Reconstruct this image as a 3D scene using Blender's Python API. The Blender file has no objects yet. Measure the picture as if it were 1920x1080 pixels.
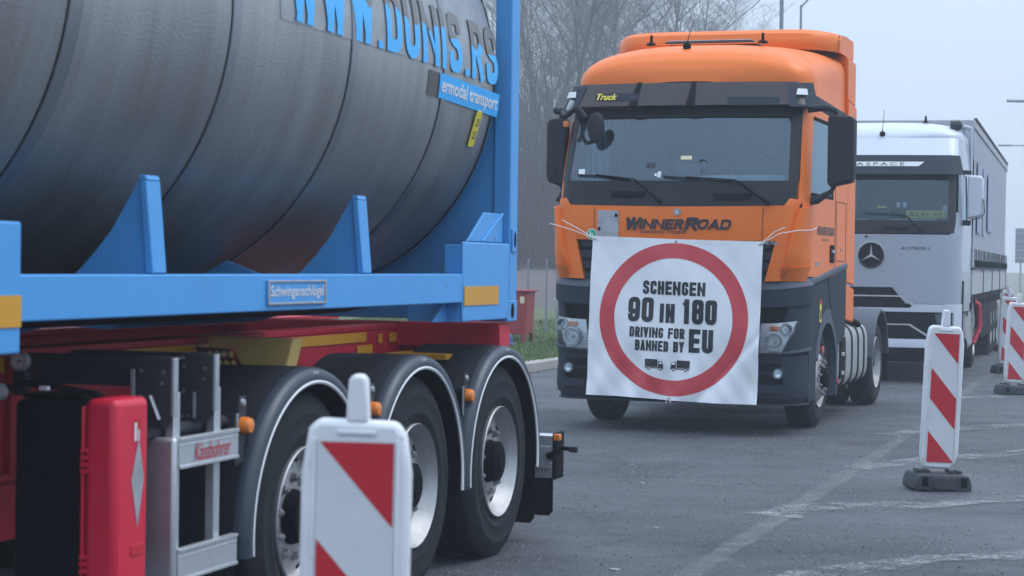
import bpy, bmesh, math, random
from mathutils import Vector, Matrix
sc = bpy.context.scene
R_ = math.radians
PI = math.pi
sin, cos = math.sin, math.cos
# ---------------------------------------------------------------- camera, world, sun, exposure
cam_d = bpy.data.cameras.new('camera'); cam = bpy.data.objects.new('camera', cam_d)
sc.collection.objects.link(cam); sc.camera = cam
cam_d.sensor_width = 36; cam_d.lens = 69.69; cam_d.clip_start = .1; cam_d.clip_end = 3000
cam.matrix_world = Matrix.Translation((0, 0, 1.607)) @ Matrix.Rotation(R_(90) + math.atan((494.1 - 540) / 3717), 4, 'X') @ Matrix.Rotation(.0144, 4, 'Z')
cam_d.dof.use_dof = True; cam_d.dof.focus_distance = 18.8; cam_d.dof.aperture_fstop = 5.0
w = bpy.data.worlds.new('World'); sc.world = w; w.use_nodes = True
nt = w.node_tree; nt.nodes.clear()
SUN_EL, SUN_ROT = R_(58), R_(75)
sky = nt.nodes.new('ShaderNodeTexSky'); sky.sky_type = 'NISHITA'; sky.sun_disc = False
sky.sun_elevation = SUN_EL; sky.sun_rotation = SUN_ROT; sky.dust_density = 3; sky.air_density = 1.5
mx = nt.nodes.new('ShaderNodeMix'); mx.data_type = 'RGBA'; mx.inputs[0].default_value = .86
# the cloud layer over the clear sky: an overcast is about three times brighter overhead than at the horizon
wtc = nt.nodes.new('ShaderNodeTexCoord'); wsx = nt.nodes.new('ShaderNodeSeparateXYZ'); wr = nt.nodes.new('ShaderNodeValToRGB')
wr.color_ramp.elements[0].position = 0; wr.color_ramp.elements[0].color = (.40, .50, .635, 1); wr.color_ramp.elements[1].position = 1; wr.color_ramp.elements[1].color = (1.16, 1.40, 1.74, 1)
wn = nt.nodes.new('ShaderNodeTexNoise'); wn.inputs['Scale'].default_value = 1.6; wn.inputs['Detail'].default_value = 4
wm = nt.nodes.new('ShaderNodeMath'); wm.operation = 'MULTIPLY_ADD'; wm.inputs[1].default_value = .06
wv = nt.nodes.new('ShaderNodeVectorMath'); wv.operation = 'SCALE'; wv.inputs[3].default_value = 10
nt.links.new(wtc.outputs['Generated'], wsx.inputs[0]); nt.links.new(wtc.outputs['Generated'], wn.inputs['Vector']); nt.links.new(wn.outputs[0], wm.inputs[0]); nt.links.new(wsx.outputs[2], wm.inputs[2])
nt.links.new(wm.outputs[0], wr.inputs[0]); nt.links.new(wr.outputs[0], wv.inputs[0]); nt.links.new(wv.outputs[0], mx.inputs[7])
bg = nt.nodes.new('ShaderNodeBackground'); bg.inputs['Strength'].default_value = .1
wo = nt.nodes.new('ShaderNodeOutputWorld')
nt.links.new(sky.outputs[0], mx.inputs[6]); nt.links.new(mx.outputs[2], bg.inputs[0]); nt.links.new(bg.outputs[0], wo.inputs[0])
sun_d = bpy.data.lights.new('sun', 'SUN'); sun_d.energy = .9; sun_d.angle = R_(30); sun_d.color = (1, .97, .93)
sun = bpy.data.objects.new('sun', sun_d); sc.collection.objects.link(sun)
sdir = Vector((sin(SUN_ROT) * cos(SUN_EL), cos(SUN_ROT) * cos(SUN_EL), sin(SUN_EL)))
sun.rotation_euler = sdir.to_track_quat('Z', 'Y').to_euler()
sc.view_settings.view_transform = 'Standard'; sc.view_settings.look = 'None'
sc.view_settings.gamma = 1; sc.view_settings.use_curve_mapping = False
sc.view_settings.exposure = .5
sc.render.engine = 'CYCLES'
cy = sc.cycles
cy.use_denoising = True; cy.max_bounces = 6; cy.diffuse_bounces = 3; cy.glossy_bounces = 3
cy.transmission_bounces = 4; cy.transparent_max_bounces = 12; cy.volume_bounces = 1; cy.caustics_reflective = False; cy.caustics_refractive = False

# ---------------------------------------------------------------- materials
def mat(name, col, rough=.5, metal=0, spec=.5, bump=0, bscale=40, var=0, vscale=6, dirt=0, coat=0, alpha=1, emis=None, dirtcol=(.12, .11, .1)):
    m = bpy.data.materials.new(name); m.use_nodes = True
    t = m.node_tree; p = t.nodes['Principled BSDF']
    p.inputs['Base Color'].default_value = (*col, 1); p.inputs['Roughness'].default_value = rough
    p.inputs['Metallic'].default_value = metal; p.inputs['Specular IOR Level'].default_value = spec
    if coat: p.inputs['Coat Weight'].default_value = coat; p.inputs['Coat Roughness'].default_value = .08
    tc = t.nodes.new('ShaderNodeTexCoord'); src = None
    if var or dirt:
        n = t.nodes.new('ShaderNodeTexNoise'); n.inputs['Scale'].default_value = vscale; n.inputs['Detail'].default_value = 6
        t.links.new(tc.outputs['Object'], n.inputs['Vector'])
        c = t.nodes.new('ShaderNodeMix'); c.data_type = 'RGBA'
        v = var if var else 0
        c.inputs[6].default_value = (*[x * (1 - v) for x in col], 1); c.inputs[7].default_value = (*[min(1, x * (1 + v)) for x in col], 1)
        t.links.new(n.outputs[0], c.inputs[0]); src = c.outputs[2]
        if dirt:
            n2 = t.nodes.new('ShaderNodeTexNoise'); n2.inputs['Scale'].default_value = vscale * .7; n2.inputs['Detail'].default_value = 8; n2.inputs['Roughness'].default_value = .7
            t.links.new(tc.outputs['Object'], n2.inputs['Vector'])
            r = t.nodes.new('ShaderNodeMapRange'); r.inputs[1].default_value = .45; r.inputs[2].default_value = .75; r.inputs[3].default_value = 0; r.inputs[4].default_value = dirt
            t.links.new(n2.outputs[0], r.inputs[0])
            c2 = t.nodes.new('ShaderNodeMix'); c2.data_type = 'RGBA'; c2.inputs[7].default_value = (*dirtcol, 1)
            t.links.new(r.outputs[0], c2.inputs[0]); t.links.new(src, c2.inputs[6]); src = c2.outputs[2]
            rr = t.nodes.new('ShaderNodeMapRange'); rr.inputs[3].default_value = rough; rr.inputs[4].default_value = min(1, rough + .35)
            t.links.new(n2.outputs[0], rr.inputs[0]); t.links.new(rr.outputs[0], p.inputs['Roughness'])
        t.links.new(src, p.inputs['Base Color'])
    if bump:
        n3 = t.nodes.new('ShaderNodeTexNoise'); n3.inputs['Scale'].default_value = bscale; n3.inputs['Detail'].default_value = 4
        t.links.new(tc.outputs['Object'], n3.inputs['Vector'])
        b = t.nodes.new('ShaderNodeBump'); b.inputs['Strength'].default_value = bump; b.inputs['Distance'].default_value = .01
        t.links.new(n3.outputs[0], b.inputs['Height']); t.links.new(b.outputs[0], p.inputs['Normal'])
    if alpha < 1: p.inputs['Alpha'].default_value = alpha
    if emis: p.inputs['Emission Color'].default_value = (*emis[:3], 1); p.inputs['Emission Strength'].default_value = emis[3]
    return m

M = {}
M['orange'] = mat('orange_paint', (.80, .165, .008), .34, spec=.4, coat=.12, var=.05, vscale=2, dirt=.16, dirtcol=(.50, .14, .03))
M['dark_plastic'] = mat('dark_grey_plastic', (.022, .029, .045), .6, spec=.22, bump=.1, bscale=300, var=.12, vscale=4, dirt=.25, dirtcol=(.055, .063, .08))
M['mid_plastic'] = mat('grey_plastic', (.06, .075, .105), .55, bump=.1, bscale=300, var=.1, vscale=4, dirt=.2, dirtcol=(.13, .14, .16))
M['gloss_black'] = mat('gloss_black', (.010, .013, .020), .25, spec=.25, dirt=.2, vscale=3)
M['black'] = mat('black', (.0035, .004, .006), .75, spec=.1)
M['visor'] = mat('smoked_visor', (.030, .022, .026), .3, spec=.3, var=.1)
M['rubber'] = mat('tyre_rubber', (.012, .014, .018), .8, spec=.3, bump=.25, bscale=60, var=.3, vscale=12, dirt=.35, dirtcol=(.035, .036, .04))
M['mudguard'] = mat('mudguard_plastic', (.009, .011, .018), .5, spec=.3, var=.2, vscale=5, dirt=.2, dirtcol=(.022, .026, .034))
M['mudrim'] = mat('mudguard_rim', (.036, .048, .070), .42, var=.1)
M['alu'] = mat('aluminium', (.60, .62, .65), .32, metal=.85, var=.1, vscale=8, dirt=.3, dirtcol=(.25, .25, .26))
M['rimalu'] = mat('wheel_metal', (.44, .44, .45), .38, metal=.8, var=.15, vscale=14, dirt=.55, dirtcol=(.28, .26, .24))
M['rimsteel'] = mat('wheel_steel', (.42, .42, .43), .45, metal=.4, var=.3, vscale=14, dirt=.8, dirtcol=(.08, .07, .065))
M['steel'] = mat('galvanised_steel', (.42, .44, .47), .5, metal=.6, var=.15, vscale=10, dirt=.35)
M['dark_steel'] = mat('dark_steel', (.038, .041, .055), .5, spec=.35, metal=.3, var=.2, vscale=8, dirt=.3)
M['nut'] = mat('nut_metal', (.30, .31, .33), .42, metal=.8)
M['blue'] = mat('sky_blue_paint', (.065, .32, .70), .42, coat=.15, var=.05, vscale=3, dirt=.10, dirtcol=(.10, .24, .40))
M['red'] = mat('chassis_red', (.50, .012, .035), .42, var=.15, vscale=3, dirt=.25, dirtcol=(.09, .015, .02))
M['bright_red'] = mat('bright_red_plastic', (.62, .012, .045), .42, bump=.05, bscale=200, var=.06)
M['sign_red'] = mat('retroreflective_red', (.50, .008, .022), .45, var=.06, vscale=6, dirt=.12, dirtcol=(.3, .05, .05))
M['sign_white'] = mat('retroreflective_white', (.62, .64, .66), .5, var=.05, vscale=5, dirt=.3, dirtcol=(.38, .38, .38))
M['white_plastic'] = mat('white_plastic', (.72, .73, .75), .45, var=.05, vscale=6, dirt=.3, dirtcol=(.42, .42, .42))
M['base_rubber'] = mat('recycled_rubber', (.040, .046, .056), .8, bump=.8, bscale=90, var=.25, vscale=20, dirt=.4, dirtcol=(.12, .12, .12))
M['yellow'] = mat('reflector_yellow', (.62, .30, .012), .4, var=.12, vscale=40)
M['chock'] = mat('chock_yellow', (.72, .50, .16), .5, dirt=.3, dirtcol=(.4, .28, .1))
M['brown'] = mat('dark_brown_plastic', (.07, .03, .015), .6)
M['amber'] = mat('amber_lens', (.85, .22, .015), .2, coat=.5)
M['red_lens'] = mat('red_lens', (.55, .03, .02), .2, coat=.5)
M['white_paint'] = mat('white_paint', (.78, .79, .80), .45)
M['banner_white'] = mat('banner_vinyl', (.83, .85, .88), .42, var=.03, vscale=2)
M['banner_red'] = mat('banner_red_print', (.60, .06, .07), .4, var=.06, vscale=3)
M['ink'] = mat('black_ink', (.012, .014, .02), .45)
M['silver'] = mat('silver_paint', (.36, .41, .48), .32, metal=.4, coat=.5, var=.04, vscale=2, dirt=.12, dirtcol=(.35, .36, .38))
M['white_roof'] = mat('white_roof_paint', (.56, .61, .69), .35, coat=.4, var=.03, dirt=.1, dirtcol=(.5, .5, .5))
M['curtain'] = mat('grey_curtain', (.34, .36, .42), .5, bump=.15, bscale=8, var=.08, vscale=2, dirt=.2, dirtcol=(.25, .26, .31))
M['board'] = mat('alu_board', (.42, .43, .46), .45, metal=.4, var=.08, vscale=3, dirt=.25, dirtcol=(.22, .22, .23))
M['interior'] = mat('cab_interior', (.055, .075, .095), .8, var=.2, vscale=3)
M['seat'] = mat('seat_cloth', (.05, .055, .065), .9)
M['dash'] = mat('dashboard_pale', (.30, .31, .30), .6)
M['tablet'] = mat('tablet', (.015, .016, .025), .4)
M['purple'] = mat('purple_sticker', (.25, .10, .35), .5)
M['green'] = mat('green_sticker', (.02, .35, .16), .5)
M['cream'] = mat('cream_sticker', (.75, .68, .45), .5)
M['card_yellow'] = mat('plate_yellow', (.75, .62, .05), .5)
M['rope'] = mat('white_rope', (.78, .74, .72), .8)
M['skin_alu'] = mat('fuel_tank_alu', (.36, .37, .37), .5, metal=.4, var=.1, vscale=6, dirt=.35, dirtcol=(.3, .3, .29))
M['lampgrey'] = mat('galvanised_pole', (.22, .25, .29), .6, metal=.2)
M['bark'] = mat('bark', (.095, .085, .085), .9, var=.3, vscale=3)
M['brush'] = mat('brushwood', (.090, .074, .072), .95, var=.4, vscale=1.5)
M['concrete'] = mat('kerb_concrete', (.34, .33, .31), .85, bump=.6, bscale=30, var=.2, vscale=4, dirt=.4, dirtcol=(.15, .14, .12))
M['skip_red'] = mat('skip_red', (.30, .018, .022), .5, dirt=.3, dirtcol=(.2, .05, .04))
M['barrel_blue'] = mat('barrel_blue', (.02, .07, .28), .5)
M['flange'] = mat('frame_edge', (.40, .42, .44), .4)
M['leaf'] = mat('pale_leaf', (.32, .32, .31), .8)
M['mirror'] = mat('mirror_back', (.016, .020, .028), .45, spec=.25, bump=.05, bscale=300, dirt=.2, dirtcol=(.05, .05, .06))
M['orange_seam'] = mat('door_seam', (.16, .045, .015), .7)

def chips(m, col, scale=9, lo=.66, hi=.70):      # paint chips and rust spots with a shape of their own
    t = m.node_tree; p = t.nodes['Principled BSDF']; old = p.inputs['Base Color'].links[0].from_socket
    tc = t.nodes.new('ShaderNodeTexCoord'); n = t.nodes.new('ShaderNodeTexNoise'); n.inputs['Scale'].default_value = scale; n.inputs['Detail'].default_value = 8; n.inputs['Roughness'].default_value = .65
    r = t.nodes.new('ShaderNodeMapRange'); r.inputs[1].default_value = lo; r.inputs[2].default_value = hi; x = t.nodes.new('ShaderNodeMix'); x.data_type = 'RGBA'; x.inputs[7].default_value = (*col, 1)
    t.links.new(tc.outputs['Object'], n.inputs['Vector']); t.links.new(n.outputs[0], r.inputs[0]); t.links.new(r.outputs[0], x.inputs[0]); t.links.new(old, x.inputs[6]); t.links.new(x.outputs[2], p.inputs['Base Color'])
chips(M['blue'], (.06, .10, .16)); chips(M['red'], (.05, .02, .02)); chips(M['white_plastic'], (.25, .24, .23), 14, .64, .72); chips(M['sign_white'], (.30, .30, .30), 22, .68, .74); chips(M['dark_plastic'], (.075, .08, .09), 18, .60, .75)
def glass(name, tint, refl, rough=.02):
    m = bpy.data.materials.new(name); m.use_nodes = True; t = m.node_tree; t.nodes.clear()
    o = t.nodes.new('ShaderNodeOutputMaterial'); a = t.nodes.new('ShaderNodeBsdfTransparent'); a.inputs[0].default_value = (*tint, 1)
    g = t.nodes.new('ShaderNodeBsdfGlossy'); g.inputs['Roughness'].default_value = rough; g.inputs[0].default_value = (.66, .86, 1, 1)
    l = t.nodes.new('ShaderNodeLayerWeight'); l.inputs[0].default_value = .25
    r = t.nodes.new('ShaderNodeMapRange'); r.inputs[3].default_value = refl; r.inputs[4].default_value = .8
    x = t.nodes.new('ShaderNodeMixShader')
    t.links.new(l.outputs['Fresnel'], r.inputs[0]); t.links.new(r.outputs[0], x.inputs[0])
    t.links.new(a.outputs[0], x.inputs[1]); t.links.new(g.outputs[0], x.inputs[2]); t.links.new(x.outputs[0], o.inputs[0])
    return m
M['glass'] = glass('windscreen_glass', (.52, .72, .88), .095)
M['dark_glass'] = glass('dark_windscreen_glass', (.50, .62, .70), .05)
M['side_glass'] = glass('side_glass', (.35, .42, .45), .22)
M['lens'] = glass('lamp_lens', (.9, .93, .95), .12)
M['lampbody'] = mat('lamp_body', (.74, .77, .80), .28, metal=.6, var=.3, vscale=14)
M['chrome'] = mat('lamp_reflector', (.80, .82, .85), .28, metal=.8)

def tank_mat():
    m = bpy.data.materials.new('tank_cladding'); m.use_nodes = True; t = m.node_tree; p = t.nodes['Principled BSDF']
    p.inputs['Metallic'].default_value = .7; p.inputs['Roughness'].default_value = .42
    tc = t.nodes.new('ShaderNodeTexCoord')
    n = t.nodes.new('ShaderNodeTexNoise'); n.inputs['Scale'].default_value = 1.3; n.inputs['Detail'].default_value = 7
    t.links.new(tc.outputs['Object'], n.inputs['Vector'])
    c = t.nodes.new('ShaderNodeValToRGB'); c.color_ramp.elements[0].position = .3; c.color_ramp.elements[1].position = .72
    c.color_ramp.elements[0].color = (.25, .255, .265, 1); c.color_ramp.elements[1].color = (.40, .405, .415, 1)
    t.links.new(n.outputs[0], c.inputs[0])
    # dirt runs down the cladding
    ms = t.nodes.new('ShaderNodeMapping'); ms.inputs['Scale'].default_value = (.5, 7, .5); ns = t.nodes.new('ShaderNodeTexNoise'); ns.inputs['Scale'].default_value = 1.5; ns.inputs['Detail'].default_value = 6
    t.links.new(tc.outputs['Object'], ms.inputs[0]); t.links.new(ms.outputs[0], ns.inputs['Vector'])
    rs = t.nodes.new('ShaderNodeValToRGB'); rs.color_ramp.elements[0].position = .40; rs.color_ramp.elements[0].color = (.88, .87, .86, 1); rs.color_ramp.elements[1].position = .62; rs.color_ramp.elements[1].color = (1.02, 1.02, 1.02, 1); t.links.new(ns.outputs[0], rs.inputs[0])
    mm = t.nodes.new('ShaderNodeMix'); mm.data_type = 'RGBA'; mm.blend_type = 'MULTIPLY'; mm.inputs[0].default_value = 1; t.links.new(c.outputs[0], mm.inputs[6]); t.links.new(rs.outputs[0], mm.inputs[7])
    t.links.new(mm.outputs[2], p.inputs['Base Color'])
    rg = t.nodes.new('ShaderNodeMapRange'); rg.inputs[3].default_value = .38; rg.inputs[4].default_value = .48; t.links.new(ns.outputs[0], rg.inputs[0]); t.links.new(rg.outputs[0], p.inputs['Roughness'])
    # stucco-embossed sheet: small diagonal dimples
    mp = t.nodes.new('ShaderNodeMapping'); mp.inputs['Rotation'].default_value = (R_(40), 0, 0); mp.inputs['Scale'].default_value = (1, 1.0, 2.2)
    v = t.nodes.new('ShaderNodeTexVoronoi'); v.inputs['Scale'].default_value = 42
    t.links.new(tc.outputs['Object'], mp.inputs[0]); t.links.new(mp.outputs[0], v.inputs['Vector'])
    b = t.nodes.new('ShaderNodeBump'); b.inputs['Strength'].default_value = .16; b.inputs['Distance'].default_value = .004
    n2 = t.nodes.new('ShaderNodeTexNoise'); n2.inputs['Scale'].default_value = 2.2; n2.inputs['Detail'].default_value = 2
    t.links.new(tc.outputs['Object'], n2.inputs['Vector'])
    b2 = t.nodes.new('ShaderNodeBump'); b2.inputs['Strength'].default_value = .05; b2.inputs['Distance'].default_value = .05
    t.links.new(n2.outputs[0], b2.inputs['Height']); t.links.new(b2.outputs[0], b.inputs['Normal'])
    t.links.new(v.outputs['Distance'], b.inputs['Height']); t.links.new(b.outputs[0], p.inputs['Normal'])
    return m
M['tank'] = tank_mat()
M['tank_end'] = mat('tank_band', (.24, .255, .28), .35, metal=.7, var=.2, vscale=2)
M['tank_clean'] = mat('tank_clean_patch', (.33, .34, .36), .42, metal=.75, bump=.08, bscale=40, var=.3, vscale=9)

def asphalt_mat():
    m = bpy.data.materials.new('asphalt'); m.use_nodes = True; t = m.node_tree; p = t.nodes['Principled BSDF']
    tc = t.nodes.new('ShaderNodeTexCoord')
    def noise(s, d, r=.6, sx=1, sy=1):
        mp = t.nodes.new('ShaderNodeMapping'); mp.inputs['Scale'].default_value = (sx, sy, 1)
        n = t.nodes.new('ShaderNodeTexNoise'); n.inputs['Scale'].default_value = s; n.inputs['Detail'].default_value = d; n.inputs['Roughness'].default_value = r
        t.links.new(tc.outputs['Object'], mp.inputs[0]); t.links.new(mp.outputs[0], n.inputs['Vector']); return n.outputs[0]
    def ramp(src, e):
        c = t.nodes.new('ShaderNodeValToRGB'); c.color_ramp.elements[0].position = e[0][0]; c.color_ramp.elements[0].color = (*e[0][1], 1)
        c.color_ramp.elements[1].position = e[1][0]; c.color_ramp.elements[1].color = (*e[1][1], 1); t.links.new(src, c.inputs[0]); return c.outputs[0]
    def mixc(mode, a, b, f=1.):
        x = t.nodes.new('ShaderNodeMix'); x.data_type = 'RGBA'; x.blend_type = mode
        if isinstance(f, float): x.inputs[0].default_value = f
        else: t.links.new(f, x.inputs[0])
        t.links.new(a, x.inputs[6])
        if isinstance(b, tuple): x.inputs[7].default_value = (*b, 1)
        else: t.links.new(b, x.inputs[7])
        return x.outputs[2]
    base = ramp(noise(.35, 5, .55), ((.3, (.050, .058, .073)), (.72, (.082, .091, .109))))
    base = mixc('MULTIPLY', base, ramp(noise(1.1, 6, .7, .6, 1.4), ((.35, (.72, .72, .75)), (.62, (1.08, 1.07, 1.05)))))
    grain = ramp(noise(70, 2, .8), ((.40, (.45, .45, .45)), (.62, (1.45, 1.45, 1.45))))
    base = mixc('MULTIPLY', base, grain)
    base = mixc('MULTIPLY', base, ramp(noise(30, 4, .85), ((.36, (.62, .62, .64)), (.62, (1.35, 1.35, 1.32)))))
    base = mixc('MULTIPLY', base, ramp(noise(5, 5, .7, .5, 1.6), ((.36, (.80, .80, .82)), (.60, (1.10, 1.10, 1.09)))))
    dust = ramp(noise(.8, 4, .6), ((.58, (0, 0, 0)), (.75, (1, 1, 1))))
    base = mixc('MIX', base, (.095, .090, .088), dust)
    v = t.nodes.new('ShaderNodeTexVoronoi'); v.inputs['Scale'].default_value = 13; t.links.new(tc.outputs['Object'], v.inputs['Vector'])
    spk = ramp(v.outputs['Distance'], ((.05, (1, 1, 1)), (.085, (0, 0, 0))))
    gate = ramp(noise(9, 2), ((.50, (0, 0, 0)), (.56, (.8, .8, .8))))
    f = mixc('MULTIPLY', spk, gate)
    base = mixc('MIX', base, (.34, .34, .34), f)
    # sealed cracks and dark drips
    oil = ramp(noise(2.6, 3, .5, 1, .5), ((.70, (0, 0, 0)), (.76, (.7, .7, .7))))
    base = mixc('MIX', base, (.026, .028, .032), oil)
    wn_ = t.nodes.new('ShaderNodeTexNoise'); wn_.inputs['Scale'].default_value = 1.8; wn_.inputs['Detail'].default_value = 5; t.links.new(tc.outputs['Object'], wn_.inputs['Vector'])
    va = t.nodes.new('ShaderNodeMix'); va.data_type = 'RGBA'; va.blend_type = 'LINEAR_LIGHT'; va.inputs[0].default_value = .35; t.links.new(tc.outputs['Object'], va.inputs[6]); t.links.new(wn_.outputs['Color'], va.inputs[7])
    ve = t.nodes.new('ShaderNodeTexVoronoi'); ve.feature = 'DISTANCE_TO_EDGE'; ve.inputs['Scale'].default_value = .45; t.links.new(va.outputs[2], ve.inputs['Vector'])
    ck = ramp(ve.outputs['Distance'], ((.003, (1, 1, 1)), (.009, (0, 0, 0)))); cg = ramp(noise(.6, 3), ((.47, (0, 0, 0)), (.56, (.75, .75, .75))))
    base = mixc('MIX', base, (.022, .023, .026), mixc('MULTIPLY', ck, cg))
    t.links.new(base, p.inputs['Base Color'])
    rr = ramp(noise(.5, 4), ((.35, (.55, .55, .55)), (.65, (.88, .88, .88)))); t.links.new(rr, p.inputs['Roughness'])
    b = t.nodes.new('ShaderNodeBump'); b.inputs['Strength'].default_value = .75; b.inputs['Distance'].default_value = .006
    t.links.new(noise(120, 3, .8), b.inputs['Height']); t.links.new(b.outputs[0], p.inputs['Normal'])
    return m
M['asphalt'] = asphalt_mat()

def worn_paint(name='worn_paint', lo=.46, hi=.60, op=.85, col=(.36, .37, .37)):
    m = bpy.data.materials.new(name); m.use_nodes = True; t = m.node_tree; p = t.nodes['Principled BSDF']
    p.inputs['Base Color'].default_value = (*col, 1); p.inputs['Roughness'].default_value = .85
    tc = t.nodes.new('ShaderNodeTexCoord'); outs = []
    for s, d, r in ((3.2, 6, .75), (42, 3, .8)):
        n = t.nodes.new('ShaderNodeTexNoise'); n.inputs['Scale'].default_value = s; n.inputs['Detail'].default_value = d; n.inputs['Roughness'].default_value = r
        t.links.new(tc.outputs['Object'], n.inputs['Vector']); outs.append(n.outputs[0])
    a = t.nodes.new('ShaderNodeMath'); a.operation = 'ADD'; t.links.new(outs[0], a.inputs[0]); t.links.new(outs[1], a.inputs[1])
    h = t.nodes.new('ShaderNodeMath'); h.operation = 'MULTIPLY'; h.inputs[1].default_value = .5; t.links.new(a.outputs[0], h.inputs[0])
    # fade out at the ribbon's edges with the UV across it
    uv = t.nodes.new('ShaderNodeSeparateXYZ'); t.links.new(tc.outputs['UV'], uv.inputs[0])
    e = t.nodes.new('ShaderNodeMath'); e.operation = 'PINGPONG'; e.inputs[1].default_value = .5; t.links.new(uv.outputs[0], e.inputs[0])
    es = t.nodes.new('ShaderNodeMapRange'); es.inputs[1].default_value = 0; es.inputs[2].default_value = .22; es.inputs[3].default_value = -.16; es.inputs[4].default_value = 0; t.links.new(e.outputs[0], es.inputs[0])
    s2 = t.nodes.new('ShaderNodeMath'); s2.operation = 'ADD'; t.links.new(h.outputs[0], s2.inputs[0]); t.links.new(es.outputs[0], s2.inputs[1])
    r = t.nodes.new('ShaderNodeMapRange'); r.inputs[1].default_value = lo; r.inputs[2].default_value = hi; r.inputs[3].default_value = 0; r.inputs[4].default_value = op
    t.links.new(s2.outputs[0], r.inputs[0]); t.links.new(r.outputs[0], p.inputs['Alpha'])
    return m
M['line_paint'] = worn_paint('worn_white_line', .47, .60, .72, (.36, .37, .38))
M['line_faint'] = worn_paint('scraped_line', .38, .56, .62, (.20, .205, .215))

def lettering_peel():
    m = bpy.data.materials.new('peeling_blue_vinyl'); m.use_nodes = True; t = m.node_tree; p = t.nodes['Principled BSDF']
    p.inputs['Roughness'].default_value = .45
    tc = t.nodes.new('ShaderNodeTexCoord'); sx = t.nodes.new('ShaderNodeSeparateXYZ'); t.links.new(tc.outputs['Object'], sx.inputs[0])
    n = t.nodes.new('ShaderNodeTexNoise'); n.inputs['Scale'].default_value = 7; n.inputs['Detail'].default_value = 5; t.links.new(tc.outputs['Object'], n.inputs['Vector'])
    # peeled above a ragged line that drops towards the tank's end
    a = t.nodes.new('ShaderNodeMath'); a.operation = 'MULTIPLY_ADD'; a.inputs[1].default_value = .20; a.inputs[2].default_value = 0; t.links.new(n.outputs[0], a.inputs[0])
    b = t.nodes.new('ShaderNodeMath'); b.operation = 'ADD'; t.links.new(sx.outputs[2], b.inputs[0]); t.links.new(a.outputs[0], b.inputs[1])
    y = t.nodes.new('ShaderNodeMapRange'); y.inputs[1].default_value = -2.7; y.inputs[2].default_value = 0; y.inputs[3].default_value = 2.93; y.inputs[4].default_value = 2.845; t.links.new(sx.outputs[1], y.inputs[0])
    g = t.nodes.new('ShaderNodeMath'); g.operation = 'GREATER_THAN'; t.links.new(b.outputs[0], g.inputs[0]); t.links.new(y.outputs[0], g.inputs[1])
    c = t.nodes.new('ShaderNodeMix'); c.data_type = 'RGBA'; c.inputs[6].default_value = (.045, .45, .92, 1); c.inputs[7].default_value = (.165, .16, .165, 1)
    t.links.new(g.outputs[0], c.inputs[0]); t.links.new(c.outputs[2], p.inputs['Base Color'])
    return m
M['peel'] = lettering_peel()
M['vinyl_blue'] = mat('blue_vinyl', (.040, .42, .90), .45, dirt=.1)
M['ghost'] = mat('old_glue_patch', (.085, .085, .09), .6)

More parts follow.
